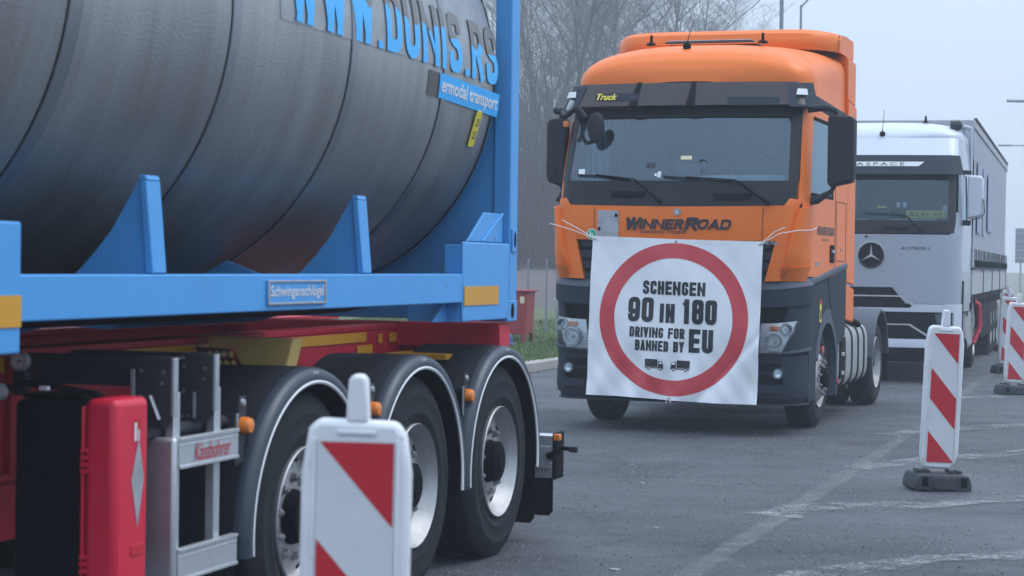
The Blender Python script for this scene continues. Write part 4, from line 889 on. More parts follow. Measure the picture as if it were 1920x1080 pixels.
# headlamps
for sg in (1, -1):
    hl = MB(); SH.patch(hl, [(.80, .775), (1.08, .80), (1.46, 1.10), (.84, 1.07)], .014, mirror=sg < 0, na=8, nb=6, th=.03); hl = hl.build('headlight', 'lampbody', ko, ang=50)
    mb = MB(); 
    SH.patch(mb, [(.80, .77), (1.09, .795), (1.48, 1.105), (.83, 1.075)], .046, mirror=sg < 0, na=10, nb=8, th=0); mb.build('headlight_lens', 'lens', hl, ang=60)
    for (q, z, r, mm) in ((.97, .905, .085, 'chrome'), (1.20, 1.020, .056, 'chrome')):
        pc = SH.P(sg * q, z, .026)
        MB().lathe([(r, -.02), (r - .006, -.026), (r * .8, .0), (r * .4, .02), (0, .03)], pc, 'y', 28).build('lamp_bowl', mm, hl, ang=60)
        MB().lathe([(r + .010, -.006), (r + .008, -.024), (r - .002, -.026), (r - .004, -.01)], pc, 'y', 28).build('lamp_bezel', 'steel', hl, ang=40)
        MB().lathe(ball(None, .018, 8), pc, 'y', 12).build('bulb', 'white_paint', hl, ang=60)
    pc = SH.P(sg * .97, 1.035, .022); MB().box(pc.x - .05, pc.x + .05, pc.y - .012, pc.y + .01, 1.005, 1.05).build('indicator', 'amber', hl, bevel=.006)
    mb = MB()
    for k in range(5): SH.patch(mb, [(.80, .80 + k * .03), (.88, .81 + k * .03), (.88, .815 + k * .03), (.80, .805 + k * .03)], .022, mirror=sg < 0, na=3, nb=1, th=.01)
    mb.build('lamp_fluting', 'steel', hl)
# centre grille
mb = MB(); sp(mb, [(-.93, 1.43), (.93, 1.43), (.99, 1.90), (-.99, 1.90)], -.045, mirror=False, na=20, nb=4); gr = mb.build('grille', 'black', ko, ang=30)
for k in range(4):
    mb = MB(); sp(mb, [(-.90, 1.47 + k * .105), (.90, 1.47 + k * .105), (.92, 1.545 + k * .105), (-.92, 1.545 + k * .105)], lambda a, b: -.01 - .02 * b, mirror=False, na=20, nb=2, th=.02); mb.build('grille_slat', 'dark_plastic', gr, ang=30)
# orange front panel and corner deflectors
mb = MB(); sp(mb, [(-1.0, 1.855), (1.0, 1.855), (1.06, 2.195), (-1.06, 2.195)], lambda a, b: .012 + .006 * sin(PI * b), mirror=False, na=32, nb=5, zc=-.015); fpanel = mb.build('front_panel', 'orange', ko, ang=40)
for sg in (1, -1):
    mb = MB(); SH.patch(mb, [(.865, 1.47), (1.06, 1.48), (1.42, 2.19), (1.02, 2.19)], lambda a, b: .02 + .03 * a * (1 - a), mirror=sg < 0, na=10, nb=8, th=.05)
    SH.patch(mb, [(1.02, 2.191), (1.42, 2.191), (1.52, 2.245), (1.16, 2.262)], lambda a, b: .02 + .03 * a * (1 - a) - .0 * b, mirror=sg < 0, na=10, nb=3, th=.05)
    d1 = mb.build('corner_panel', 'orange', ko, ang=35)
    mb = MB(); SH.patch(mb, [(1.02, 1.60), (1.80, 1.62), (1.86, 2.20), (1.38, 2.17)], lambda a, b: .035 + .055 * (1 - a) * min(1, b * 6 + .4), mirror=sg < 0, na=12, nb=8, th=.07)
    SH.patch(mb, [(1.02, 1.475), (1.72, 1.475), (1.80, 1.619), (1.02, 1.599)], lambda a, b: .010 + (.025 + .055 * (1 - a)) * b, mirror=sg < 0, na=12, nb=3, th=.05)
    mb.build('air_deflector', 'orange', d1, ang=25)
# windscreen surround and glass
mb = MB(); sp(mb, [(-1.34, 2.185), (1.34, 2.185), (1.34, 2.43), (-1.34, 2.43)], .010, mirror=False, na=40, nb=4, zc=0); 
sp(mb, [(1.12, 2.43), (1.42, 2.43), (1.42, 3.14), (1.10, 3.14)], .010, na=6, nb=6)
sp(mb, [(-1.12, 3.06), (1.12, 3.06), (1.12, 3.14), (-1.12, 3.14)], .010, mirror=False, na=30, nb=2)
wsur = mb.build('windscreen_surround', 'gloss_black', ko, ang=40)
pair('a_pillar', 'orange', ko, SH, [(1.42, 2.19), (1.60, 2.24), (1.60, 3.14), (1.42, 3.14)], .004, na=6, nb=6)
mb = MB(); SH.patch(mb, [(-1.115, 2.425), (1.115, 2.425), (1.105, 3.065), (-1.105, 3.065)], .004, na=30, nb=8, th=0); mb.build('windscreen', 'glass', ko, ang=60)
for x0, x1, z in ((-.645, -.29, 2.295), (.37, .75, 2.275)):
    s0, s1 = SH.sx(x0, z), SH.sx(x1, z); mb = MB(); SH.patch(mb, [(s0 + .02, z - .03), (s1 - .02, z - .03), (s1, z + .03), (s0, z + .03)], .03, na=10, nb=4, th=.03); mb.build('grab_handle', 'black', wsur, ang=60)
def wiper(x0, z0, x1, z1, xe, ze, xs, zs):
    A = SH.P(SH.sx(x0, z0), z0, .05); B = SH.P(SH.sx(x1, z1), z1, .055); C = SH.P(SH.sx(xe, ze), ze, .045)
    o = MB().tube([A, A.lerp(B, .3) + Vector((0, -.02, 0)), B], [.022, .012, .009], 8).build('wiper_arm', 'black', ko)
    D = SH.P(SH.sx(xs, zs), zs, .03)
    MB().tube([B, C], [.009, .006], 6).build('wiper_link', 'black', o)
    MB().tube([D, C + Vector((0, .01, -.012)), SH.P(SH.sx(lerp(xe, x1, .9), ze), lerp(ze, z1, .8) - .02, .025)], .008, 6).build('wiper_blade', 'black', o)
wiper(-.115, 2.21, -.40, 2.44, -.80, 2.488, -1.0, 2.49)
wiper(.93, 2.20, .60, 2.43, .10, 2.465, -.12, 2.47)
# visor
mb = MB(); sp(mb, [(-1.26, 3.165), (1.26, 3.165), (1.26, 3.40), (-1.26, 3.40)], lambda a, b: .16 - .07 * b, mirror=False, na=40, nb=5, th=.012); vis = mb.build('sun_visor', 'visor', ko, ang=50)
pair('visor_end', 'dark_plastic', vis, SH, [(1.03, 3.145), (1.58, 3.15), (1.58, 3.405), (1.03, 3.375)], lambda a, b: .175 - .06 * b - .05 * a, na=10, nb=5, th=.12)
for sg in (1, -1):
    mb = MB(); SH.patch(mb, [(1.13, 3.265), (1.30, 3.265), (1.29, 3.325), (1.155, 3.325)], .162, mirror=sg < 0, na=4, nb=3, th=.02); mb.build('marker_light', 'white_plastic', vis, ang=40)
for x in (-.46, .10, .0):
    if x == .0: continue
    q = SH.sx(x, 3.25); mb = MB(); SH.patch(mb, [(q - .045, 3.16), (q + .045, 3.16), (q + .02, 3.41), (q - .02, 3.41)], lambda a, b: .166 - .07 * b, na=3, nb=4, th=.02); mb.build('visor_bracket', 'black', vis, ang=40)
def on(qx, z0, off, sh=SH): return lambda x, z: sh.P(sh.sx(qx + x, z0), z0 + z, off)
lab = MB(); q0, q1 = SH.sx(-.87, 3.25), SH.sx(-.42, 3.25); SH.patch(lab, [(q0, 3.235), (q1, 3.215), (q1, 3.29), (q0, 3.305)], .150, na=6, nb=2, th=0); lab.build('visor_label', 'dark_plastic', vis, ang=60)
text('visor_lettering', 'Truck', .215, .066, lambda x, z: SH.P(SH.sx(-.745 + x, 3.26), 3.262 + z - .02 * x, .157), 'card_yellow', vis, fat=.03, shear=.25, cut=.1)
q0, q1 = SH.sx(.45, 3.25), SH.sx(.93, 3.25); lab = MB(); SH.patch(lab, [(q0, 3.175), (q1, 3.17), (q1, 3.24), (q0, 3.245)], .158, na=6, nb=2, th=0); lab.build('visor_label', 'dark_plastic', vis, ang=60)
# interior
it = MB(); it.box(-1.12, 1.12, YB - .12, YB - .04, 1.3, 3.4); it.build('cab_rear_wall', 'interior', ko)
MB().box(-1.13, 1.13, -.95, YB - .13, 3.36, 3.385).build('headlining', 'interior', ko)
d = MB().box(-1.08, 1.08, -1.22, -.85, 2.25, 2.405).build('dashboard', 'interior', ko, bevel=.03)
MB().box(-.60, .10, -1.235, -1.15, 2.41, 2.43).build('dash_mat', 'dash', d)
MB().box(.15, 1.0, -1.0, -.88, 2.42, 2.50).build('instrument_hood', 'dash', d, bevel=.02)
MB().box(-.95, -.25, -.98, -.90, 2.41, 2.44).build('dash_tray', 'dash', d, bevel=.01)
for sx in (-.62, .62):
    s_ = MB().box(sx - .27, sx + .27, -.3, .1, 2.2, 3.0).build('seat', 'seat', ko, bevel=.06); MB().box(sx - .14, sx + .14, -.27, -.15, 3.02, 3.2).build('headrest', 'seat', s_, bevel=.04)
MB().lathe([(.225, 0), (.24, .012), (.225, .024), (.21, .012), (.225, 0)], (.62, -.82, 2.52), 'y', 32).build('steering_wheel', 'black', ko).rotation_euler = (0, 0, 0)
MB().prism([(-.085, 2.43), (.175, 2.43), (.165, 2.60), (-.075, 2.60)], 'y', -1.10, -1.06).build('dash_screen', 'tablet', ko, bevel=.01)
def sticker(name, x0, x1, z0, z1, m, off=.001):
    mb = MB(); SH.patch(mb, [(SH.sx(x0, z0), z0), (SH.sx(x1, z0), z0), (SH.sx(x1, z1), z1), (SH.sx(x0, z1), z1)], off + .006, na=2, nb=2, th=0); return mb.build(name, m, ko, ang=60)
sticker('toll_tag', -.185, -.15, 2.46, 2.52, 'white_plastic'); sticker('toll_tag', -.215, -.19, 2.475, 2.50, 'white_plastic')
sticker('paper_sticker', .03, .14, 2.635, 2.672, 'cream'); sticker('permit_sticker', -1.0, -.935, 2.485, 2.545, 'white_paint'); sticker('vignette', -1.075, -1.048, 2.50, 2.61, 'purple')
for x in (-.285, -.235): sticker('dark_holder', x - .018, x + .018, 2.555, 2.60, 'tablet')
sticker('holder_plate', -.31, -.21, 2.545, 2.612, 'mid_plastic', -.001)
MB().lathe([(.030, 0), (.038, -.004), (.038, .004), (.030, 0)], SH.P(SH.sx(.255, 2.60), 2.60, .004), 'y', 20).build('round_sticker', 'tablet', ko)
sticker('square_sticker', .235, .275, 2.50, 2.54, 'mid_plastic')
mb = MB(); mb.grid(lambda a, b: (lerp(-1.12, -.82, a), -.78 + .03 * sin(a * 30), lerp(2.4, 3.1, b)), 20, 2); mb.build('curtain', 'dash', ko, ang=60)
mb = MB(); mb.grid(lambda a, b: (lerp(1.02, 1.12, a), -.70 + .03 * sin(a * 30), lerp(2.4, 3.1, b)), 20, 2); mb.build('curtain', 'interior', ko, ang=60)
# side windows
for sg in (1, -1):
    mb = MB(); mb.grid(lambda a, b, sg=sg: SH.P(sg * lerp(1.86, SH.sy(.20, lerp(2.30, 3.08, b)), a), lerp(2.30, 3.08, b), -.008), 6, 6); sw = mb.build('side_window', 'side_glass', ko, ang=60)
    mb = MB()
    for zz in (2.30, 3.05): mb.grid(lambda a, b, sg=sg: SH.P(sg * lerp(1.86, SH.sy(.20, zz), a), lerp(zz, zz + .03, b), .004), 8, 1)
    mb.grid(lambda a, b, sg=sg: SH.P(sg * (SH.sy(.17, lerp(2.30, 3.08, b)) + .03 * a), lerp(2.30, 3.08, b), .004), 1, 6); mb.build('window_seal', 'black', sw)
# door details on the visible side
mb = MB()
def seam(pts): 
    for (ya, za), (yb, zb) in zip(pts, pts[1:]):
        if abs(yb - ya) > abs(zb - za): mb.box(1.2505, 1.2535, min(ya, yb), max(ya, yb), za - .004, za + .004)
        else: mb.box(1.2505, 1.2535, ya - .006, ya + .006, min(za, zb), max(za, zb))
seam([(.34, 1.58), (.34, 3.1)]); seam([(.42, 1.68), (1.0, 1.68)]); seam([(.42, 2.29), (1.0, 2.29)]); seam([(.42, 1.68), (.42, 2.29)]); seam([(1.0, 1.68), (1.0, 2.29)])
mb.build('panel_seam', 'orange_seam', ko)
dh = MB().box(1.251, 1.262, .06, .26, 1.66, 1.84).build('door_handle', 'black', ko, bevel=.01); MB().box(1.263, 1.278, .08, .24, 1.76, 1.79).build('handle_grip', 'steel', dh, bevel=.005)
MB().lathe([(.022, 0), (.022, .006), (0, .008)], (1.251, .72, 1.80), 'x', 16).build('lock_barrel', 'steel', ko)
def onside(y0, z0): return lambda x, z: (1.2545, y0 + x, z0 + z)
for wd, yc in (('WINNER', -.42), ('ROAD', .08)): block('door_lettering', wd, .50 if wd[0] == 'W' else .36, .085, .02, lambda x, z, d, yc=yc: (1.2545 + d, yc + x, 1.975 + z), 'ink', ko, gap=.5, shear=.3)
text('door_small_lettering', 'International Transport', .42, .035, onside(-.22, 1.885), 'ink', ko, fat=.01, shear=.2)
text('model_badge', '1845', .20, .045, onside(-.64, 1.645), 'steel', ko, fat=.03)
# side lower: steps, wheel arch
def archpoly(y0, y1, zt0, zt1, zb0, r=.60, cy=0, cz=.50, n=16):
    return None
for sg in (1, -1):
    xo, xi = sg * 1.25, sg * 1.20
    A = [(.60 * cos(t), .52 + .62 * sin(t)) for t in [PI - k * PI / 20 for k in range(21)]]
    A = [p for p in A if p[1] > .80]
    mb = MB(); mb.prism([(-1.0, .31), (-.62, .31), (-.60, .75)] + [(-.575, .80)] + A[0:10] + [(-.02, 1.50), (-.97, 1.42)], 'x', xi, xo); side = mb.build('step_panel', 'dark_plastic', ko, bevel=.008)
    mb = MB(); mb.prism([(A[9][0], A[9][1])] + A[10:] + [(.60, .80), (1.02, .90), (1.06, 1.60), (.0, 1.50)], 'x', xi, sg * 1.256); mb.build('rear_side_panel', 'dark_plastic', ko, bevel=.008)
    mb = MB(); mb.prism([(-.99, 1.425), (.01, 1.51), (1.07, 1.60), (1.07, 1.665), (.2, 1.60), (-.5, 1.53), (-.95, 1.51)], 'x', sg * 1.20, sg * 1.268); mb.build('sill_moulding', 'mid_plastic', side, bevel=.02, seg=3)
    mb = MB()
    for k in range(20):
        t0, t1 = [R_(160 - 7 * q) for q in (k, k + 1)]
        mb.add([(sg * 1.255, r * cos(t), .50 + r * sin(t)) for t in (t0, t1) for r in (.555, .70)] + [(sg * 1.05, .555 * cos(t), .50 + .555 * sin(t)) for t in (t0, t1)], [(0, 1, 3, 2), (0, 2, 5, 4)])
    mb.build('wheel_arch', 'mid_plastic', side, ang=60)
    for z in (.42, .80):
        MB().box(sg * 1.17, sg * 1.235, -.97, -.64, z, z + .16).build('step_recess', 'black', side)
MB().box(1.252, 1.256, -.475, -.375, 1.07, 1.29).build('warning_sticker', 'card_yellow', ko); MB().box(1.2565, 1.258, -.475, -.375, 1.25, 1.29).build('sticker_top', 'sign_red', ko); MB().box(1.2565, 1.258, -.455, -.395, 1.10, 1.19).build('sticker_print', 'ink', ko)
MB().box(1.245, 1.268, -.36, -.26, .76, .83).build('side_marker', 'red_lens', ko, bevel=.006)
# wheels
for sg in (1, -1):
    wheel(ko, (sg * 1.18, 0, .50), .505, .30, sg, 'steer', nuts=sg > 0, metal='rimsteel')
    wheel(ko, (sg * 1.19, 3.70, .50), .505, .29, sg, 'drive', nuts=sg > 0, metal='rimsteel'); wheel(ko, (sg * .86, 3.70, .50), .505, .29, sg, 'drive', nuts=False)
# chassis, fuel tank, rear mudguards
for x in (-.42, .36): MB().box(x, x + .06, -1.0, 4.5, .72, .98).build('chassis_rail', 'black', ko)
MB().lathe([(0, 0), (.08, 0), (.08, 1.9), (0, 1.9)], (-.95, 3.7, .5), 'x', 12).build('rear_axle', 'black', ko); MB().box(-.9, .9, -.08, .08, .38, .5).build('front_axle', 'black', ko)
MB().box(-.7, .7, -1.15, -.3, .35, 1.1).build('engine_block', 'black', ko, bevel=.05)
def ftank(sg):
    y0, y1 = .84, 2.80; rr = []
    for k in range(32):
        t = 2 * PI * k / 32; c, s_ = cos(t), sin(t); rr.append((.93 + .29 * math.copysign(abs(c) ** .45, c), .66 + .335 * math.copysign(abs(s_) ** .45, s_)))
    mb = MB(); mb.prism([(sg * x, z) for x, z in rr], 'y', y0, y1); t = mb.build('fuel_tank', 'skin_alu', ko, bevel=.02, ang=40)
    for y in (1.18, 1.22, 1.68, 2.10, 2.50):
        mb = MB(); P = [(sg * (.93 + (x - .93) * 1.015), y, .66 + (z - .66) * 1.015) for x, z in rr]; mb.tube(P + [P[0]], .016, 6, cap=False); mb.build('tank_strap', 'dark_steel', t, ang=60)
    for y in (1.0,): 
        MB().box(sg * 1.215, sg * 1.235, .90, 1.10, .44, .96).build('step_frame', 'black', t, bevel=.01)
        for z in (.50, .70, .90): MB().box(sg * 1.236, sg * 1.250, .92, 1.08, z - .02, z + .02).build('step_rung', 'skin_alu', t, bevel=.004)
    if sg > 0:
        MB().lathe([(.06, 0), (.06, .04), (.045, .06), (0, .062)], (1.05, 1.9, .99), 'z', 20).build('filler_cap', 'black', t)
        MB().tube([(.75, 2.2, 1.0), (.9, 1.9, 1.08), (1.05, 1.75, 1.05), (1.16, 2.0, 1.03), (1.18, 2.35, .98)], .035, 8).build('air_lines', 'black', t)
        MB().tube([(.95, 2.7, .34), (1.02, 2.7, .24)], .012, 6).build('drain_valve', 'steel', t)
ftank(1); ftank(-1)
MB().box(1.10, 1.235, .66, .72, .28, 1.05).build('arch_edge', 'mid_plastic', ko, bevel=.01)
MB().lathe([(.03, 0), (.03, .012), (0, .014)], (1.236, .70, .42), 'x', 12).build('side_reflector', 'red_lens', ko)
for sg in (1, -1):
    c = (sg * 1.24, 3.70, .50)
    mb = MB(); mb.lathe([(.60, 0), (.625, 0), (.640, -.02), (.635, -.72), (.61, -.72), (.60, -.02), (.60, 0)], c, 'x', 24, sg=sg, a0=R_(8), a1=R_(172)); mg = mb.build('rear_mudguard', 'mid_plastic', ko, ang=40)
    mb = MB(); mb.lathe([(.642, -.40), (.648, -.39), (.648, -.30), (.642, -.29)], c, 'x', 24, sg=sg, a0=R_(30), a1=R_(165)); mb.build('mudguard_rib', 'mid_plastic', mg, ang=30)
    MB().box(sg * .64, sg * 1.22, 4.335, 4.345, .25, .60).build('mud_flap', 'black', mg)
MB().prism([(-.35, 3.3), (.35, 3.3), (.42, 3.9), (.15, 4.1), (-.15, 4.1), (-.42, 3.9)], 'z', 1.02, 1.10).build('fifth_wheel', 'black', ko, bevel=.02)
MB().box(-.8, .8, 1.25, 3.0, .99, 1.02).build('catwalk', 'dark_steel', ko)
# mirrors
def mirror(sg):
    x0 = 1.40 if sg > 0 else 1.235; x1 = 1.655 if sg > 0 else 1.43
    mb = MB(); mb.prism([(sg * x0, 2.42), (sg * (x0 + .03), 2.385), (sg * (x1 - .02), 2.43), (sg * x1, 2.50), (sg * x1, 3.02), (sg * (x1 - .03), 3.06), (sg * (x0 + .03), 3.075), (sg * x0, 3.05)], 'y', -1.02, -.84)
    o = mb.build('wing_mirror', 'mirror', ko, bevel=.03, seg=3)
    MB().tube([(sg * 1.20, -.98, 3.13), (sg * 1.36, -.97, 3.15), (sg * (x0 + .06), -.95, 3.12), (sg * (x0 + .07), -.93, 3.05)], [.035, .035, .028, .028], 8).build('mirror_arm', 'mirror', o, ang=60)
    MB().tube([(sg * 1.22, -.98, 2.25), (sg * 1.30, -.97, 2.26), (sg * (x0 + .03), -.95, 2.34), (sg * (x0 + .07), -.93, 2.42)], [.045, .04, .022, .022], 8).build('mirror_arm', 'mirror', o, ang=60)
    MB().prism([(sg * (x0 + .085), 2.415), (sg * (x1 - .02), 2.445), (sg * (x1 - .006), 2.52), (sg * (x1 - .006), 2.655), (sg * (x0 + .11), 2.61), (sg * (x0 + .085), 2.57)], 'y', -1.032, -1.015).build('lower_cover', 'mirror', o, bevel=.012)
    MB().box(sg * (x0 + .02), sg * (x1 - .02), -.842, -.836, 2.45, 3.03).build('mirror_glass', 'chrome', o)
mirror(1); mirror(-1)
fm = MB().tube([(-1.13, -1.16, 3.14), (-1.16, -1.32, 3.10), (-1.12, -1.40, 3.05), (-.98, -1.44, 3.14)], .028, 8).build('front_mirror', 'mirror', ko, ang=60)
MB().lathe([(.0, -.05), (.06, -.045), (.085, -.02), (.085, .01), (0, .02)], (0, 0, 0), 'y', 24).build('mirror_head', 'mirror', fm, ang=60)
fh = kids(fm)[0]; fh.location = (-.83, -1.29, 2.95); fh.scale = (1.0, .8, 1.8)
MB().tube([(-.98, -1.44, 3.14), (-.90, -1.43, 3.04)], .03, 8).build('mirror_stem', 'mirror', fm, ang=60)
MB().box(-1.17, -1.12, -1.30, -1.24, 2.96, 3.02).build('side_repeater', 'amber', ko, bevel=.01)
MB().tube([(-1.10, -1.22, 3.22), (-1.13, -1.26, 3.12), (-1.14, -1.24, 3.05)], .028, 8).build('mirror_bracket', 'steel', ko)
for x in (-.80, .86):
    mb = MB(); SH.patch(mb, [(SH.sx(x, 2) - .004, 1.87), (SH.sx(x, 2) + .004, 1.87), (SH.sx(x, 2) + .004, 2.17), (SH.sx(x, 2) - .004, 2.17)], .0195, na=1, nb=6, th=0); mb.build('panel_seam', 'orange_seam', fpanel, ang=60)
for sg in (1, -1):
    mb = MB(); mb.grid(lambda a, b, sg=sg: (sg * (1.2015 + .002), lerp(-.25, -.235, a), lerp(3.15, 3.5, b)), 1, 3); 
    mb = MB(); SH.patch(mb, [(1.06, 1.50), (1.075, 1.50), (1.45, 2.17), (1.435, 2.17)], .062, mirror=sg < 0, na=1, nb=8, th=0); mb.build('deflector_seam', 'orange_seam', ko, ang=60)
# front panel details
hp = MB(); SH.patch(hp, [(SH.sx(-.765, 2), 1.86), (SH.sx(-.55, 2), 1.86), (SH.sx(-.55, 2), 2.135), (SH.sx(-.765, 2), 2.14)], .026, na=4, nb=4, th=.02); hp = hp.build('front_flap', 'steel', ko, ang=40)
for x, z in ((-.575, 2.09), (-.745, 1.96)): pc = SH.P(SH.sx(x, z), z, .03); MB().box(pc.x - .012, pc.x + .012, pc.y - .006, pc.y + .004, z - .016, z + .016).build('flap_catch', 'black', hp, bevel=.003)
pc = SH.P(SH.sx(.035, 2.125), 2.125, .02)
bd = MB().lathe([(.036, .01), (.036, -.008), (.030, -.010), (.028, -.006), (0, -.006)], pc, 'y', 24).build('star_badge', 'steel', ko, ang=40)
def star(R, c, y, wd=.18):
    pts = []
    for k in range(3):
        a = PI / 2 + k * 2 * PI / 3; pts.append((c[0] + R * cos(a), c[1] + R * sin(a))); a2 = a + PI / 3; pts.append((c[0] + R * wd * cos(a2), c[1] + R * wd * sin(a2)))
    return [[(x, z) for x, z in pts]]
polys('badge_star', star(.030, (pc.x, 2.125), 0), lambda x, z: (x, pc.y - .0085, z), 'white_paint', bd)
FP = lambda x0, z0, sl=0: (lambda x, z: SH.P(SH.sx(x0 + x, 2.0), z0 + z + sl * x, .026))
for wd, x0, WW in (('WINNER', -.195, .56), ('ROAD', .335, .43)):
    block('front_lettering', wd, WW, .098, .024, lambda x, z, d, x0=x0: SH.P(SH.sx(x0 + x, 2.0), 2.008 + z, .0285 + d), 'ink', fpanel, gap=.4, shear=.25)
    block('front_initial', wd[0], .15 if wd[0] == 'W' else .125, .125, .026, lambda x, z, d, x0=x0, WW=WW, wd=wd: SH.P(SH.sx(x0 - WW / 2 + (.055 if wd[0] == 'W' else .045) + x, 2.0), 2.012 + z, .0305 + d), 'ink', fpanel, gap=.4, shear=.25)
text('front_small_lettering', 'International Transport', .47, .050, FP(-.10, 1.932), 'ink', fpanel, fat=.006, shear=.3)
pc = SH.P(SH.sx(-.82, 1.90), 1.905, .03)
gs = MB().lathe([(.054, 0), (.054, -.003), (0, -.003)], pc, 'y', 28).build('round_sticker', 'white_paint', ko, ang=30); MB().lathe([(.046, -.004), (0, -.005)], pc, 'y', 28).build('sticker_centre', 'green', gs, ang=60)
text('sticker_letter', 'b', .035, .055, lambda x, z: (pc.x + x, pc.y - .007, pc.z + z), 'white_paint', gs, fat=.03, cut=0)
text('grille_badge', 'ACTROS', .12, .03, lambda x, z: SH.P(SH.sx(.955 + x, 1.84), 1.835 + z, .03), 'steel', ko, fat=.02, shear=.2)
MB().tube([(-1.19, -1.42, 1.28), (-1.16, -1.45, 1.25), (-1.155, -1.455, 1.18)], .006, 6).build('hook', 'steel', ko)

# ================================================================= BANNER
bn = empty('protest_banner', KP, KY, label='white banner with a red ring reading Schengen 90 in 180', cat='banner')
def bp(X, Z, d=0):      # X,Z metres from the banner's centre
    a = X / 1.69 + .5; b = Z / 1.55 + .5
    BL, BR, TR, TL = (-.828, .342), (.852, .301), (.888, 1.848), (-.793, 1.888)
    x = lerp(lerp(BL[0], BR[0], a), lerp(TL[0], TR[0], a), b); z = lerp(lerp(BL[1], BR[1], a), lerp(TL[1], TR[1], a), b)
    z += .012 * sin(a * PI * 2 + .5) * max(0, .25 - b) * 2 + .01 * (1 - 2 * abs(a - .5)) * max(0, b - .9) * -6
    yf = SH.P(SH.sx(min(.95, abs(x)), min(1.8, max(.5, z))), min(1.8, max(.5, z)), 0).y
    dd = .085 + .014 * sin(X * 7 + Z * 3.1) * sin(Z * 4 - X) + .016 * sin(X * 15 - Z * 9) * (max(0, -Z) + .12) + .004 * sin(X * 31 + Z * 22) * (.3 + max(0, -Z))
    dd += .026 * math.exp(-((X + Z * .5 + .1) / .06) ** 2) * max(0, -Z - .3) - .015 * math.exp(-((X - Z * .9 - .95) / .05) ** 2)
    dd += .03 * max(0, -Z - .5)
    return Vector((x, yf - dd - d, z))
mb = MB(); mb.grid(lambda a, b: bp((a - .5) * 1.69, (b - .5) * 1.55), 90, 84); cl = mb.build('banner_cloth', 'banner_white', bn, ang=80)
mb = MB(); vs = []; fs = []; N = 120; Rn = 8
for j in range(Rn + 1):
    r = lerp(.586, .735, j / Rn)
    for k in range(N): t = 2 * PI * k / N; vs.append(bp(.0 + r * cos(t), r * sin(t) * 1.0, .0025))
for j in range(Rn):
    for k in range(N): fs.append((j * N + k, j * N + (k + 1) % N, (j + 1) * N + (k + 1) % N, (j + 1) * N + k))
mb.add(vs, fs); mb.build('red_ring', 'banner_red', bn, ang=80)
for body, X, Z, W, H, th, gp in (('SCHENGEN', 0, .298, .622, .130, .0285, .40), ('90', -.32, .082, .255, .238, .049, .36), ('IN', -.055, .056, .150, .184, .041, .45), ('180', .258, .080, .345, .238, .049, .34),
                             ('DRIVING FOR', -.149, -.135, .548, .100, .0208, .40), ('BANNED BY', -.121, -.262, .487, .102, .0212, .40), ('EU', .286, -.197, .237, .225, .048, .42)):
    block('banner_lettering', body, W, H, th, lambda x, z, d, X=X, Z=Z: bp(X + x, Z + z, .003 + d), 'ink', bn, gap=gp)
def cutcols(p, n=8):
    xs = [q[0] for q in p]; out = []
    if len(p) > 6: return [p]
    a, b = min(xs), max(xs)
    z0, z1 = p[0][1], p[2][1]
    return [[(lerp(a, b, k / n), z0), (lerp(a, b, (k + 1) / n), z0), (lerp(a, b, (k + 1) / n), z1), (lerp(a, b, k / n), z1)] for k in range(n)] if len(p) == 4 and p[0][1] == p[1][1] and p[2][1] == p[3][1] and b - a > .1 else [p]
def icon(cx, fl):
    S = lambda l: [[(cx + fl * x, -.442 + z) for x, z in p] for p in l]
    L = S([[(-.095, -.02), (.035, -.02), (.035, .052), (-.095, .052)], [(-.095, -.034), (.095, -.034), (.095, -.026), (-.095, -.026)],
           [(.042, -.026), (.090, -.026), (.090, .006), (.078, .036), (.042, .036)]] + [circ(x, -.036, .017, 16) for x in (-.055, .062)])
    polys('truck_pictogram', [c for p in L for c in cutcols(p)], lambda x, z: bp(x, z, .0045), 'ink', bn)
    polys('pictogram_window', S([[(.050, .008), (.084, .008), (.075, .030), (.050, .030)]] + [circ(x, -.036, .009, 12) for x in (-.055, .062)]), lambda x, z: bp(x, z, .0065), 'banner_white', bn)
icon(-.164, 1); icon(.092, -1)
for X, Z in ((-.82, .75), (.82, .75), (0, .75), (0, -.755)):
    pc = bp(X, Z, .004); MB().lathe([(.012, 0), (.012, -.003), (.006, -.003), (.006, 0)], pc, 'y', 14).build('grommet', 'steel', bn)
def rope(pts): MB().tube(pts, .0045, 6).build('tie_rope', 'rope', bn)
TLp, TRp = bp(-.82, .75, .012), bp(.82, .75, .012)
rope([TLp, (-1.0, -1.50, 1.945), (-1.18, -1.50, 1.995), (-1.235, -1.47, 2.005), (-1.26, -1.4, 2.0)]); rope([TLp, (-.96, -1.50, 1.97), (-1.10, -1.50, 2.04)])
rope([TLp + Vector((.03, 0, -.01)), TLp + Vector((-.05, -.01, .02))])
rope([TRp, (1.05, -1.50, 1.925), (1.20, -1.42, 1.955), (1.32, -1.30, 1.965), (1.33, -1.12, 1.99), (1.27, -.80, 2.0)]); rope([TRp, (1.0, -1.50, 1.94), (1.10, -1.50, 1.985)])
rope([TRp + Vector((-.02, 0, 0)), TRp + Vector((.06, 0, .015))])
b0 = bp(0, -.755, .01); rope([b0, b0 + Vector((-.012, -.01, .01)), b0 + Vector((-.03, 0, -.045))]); rope([b0, b0 + Vector((.02, -.01, -.04))])

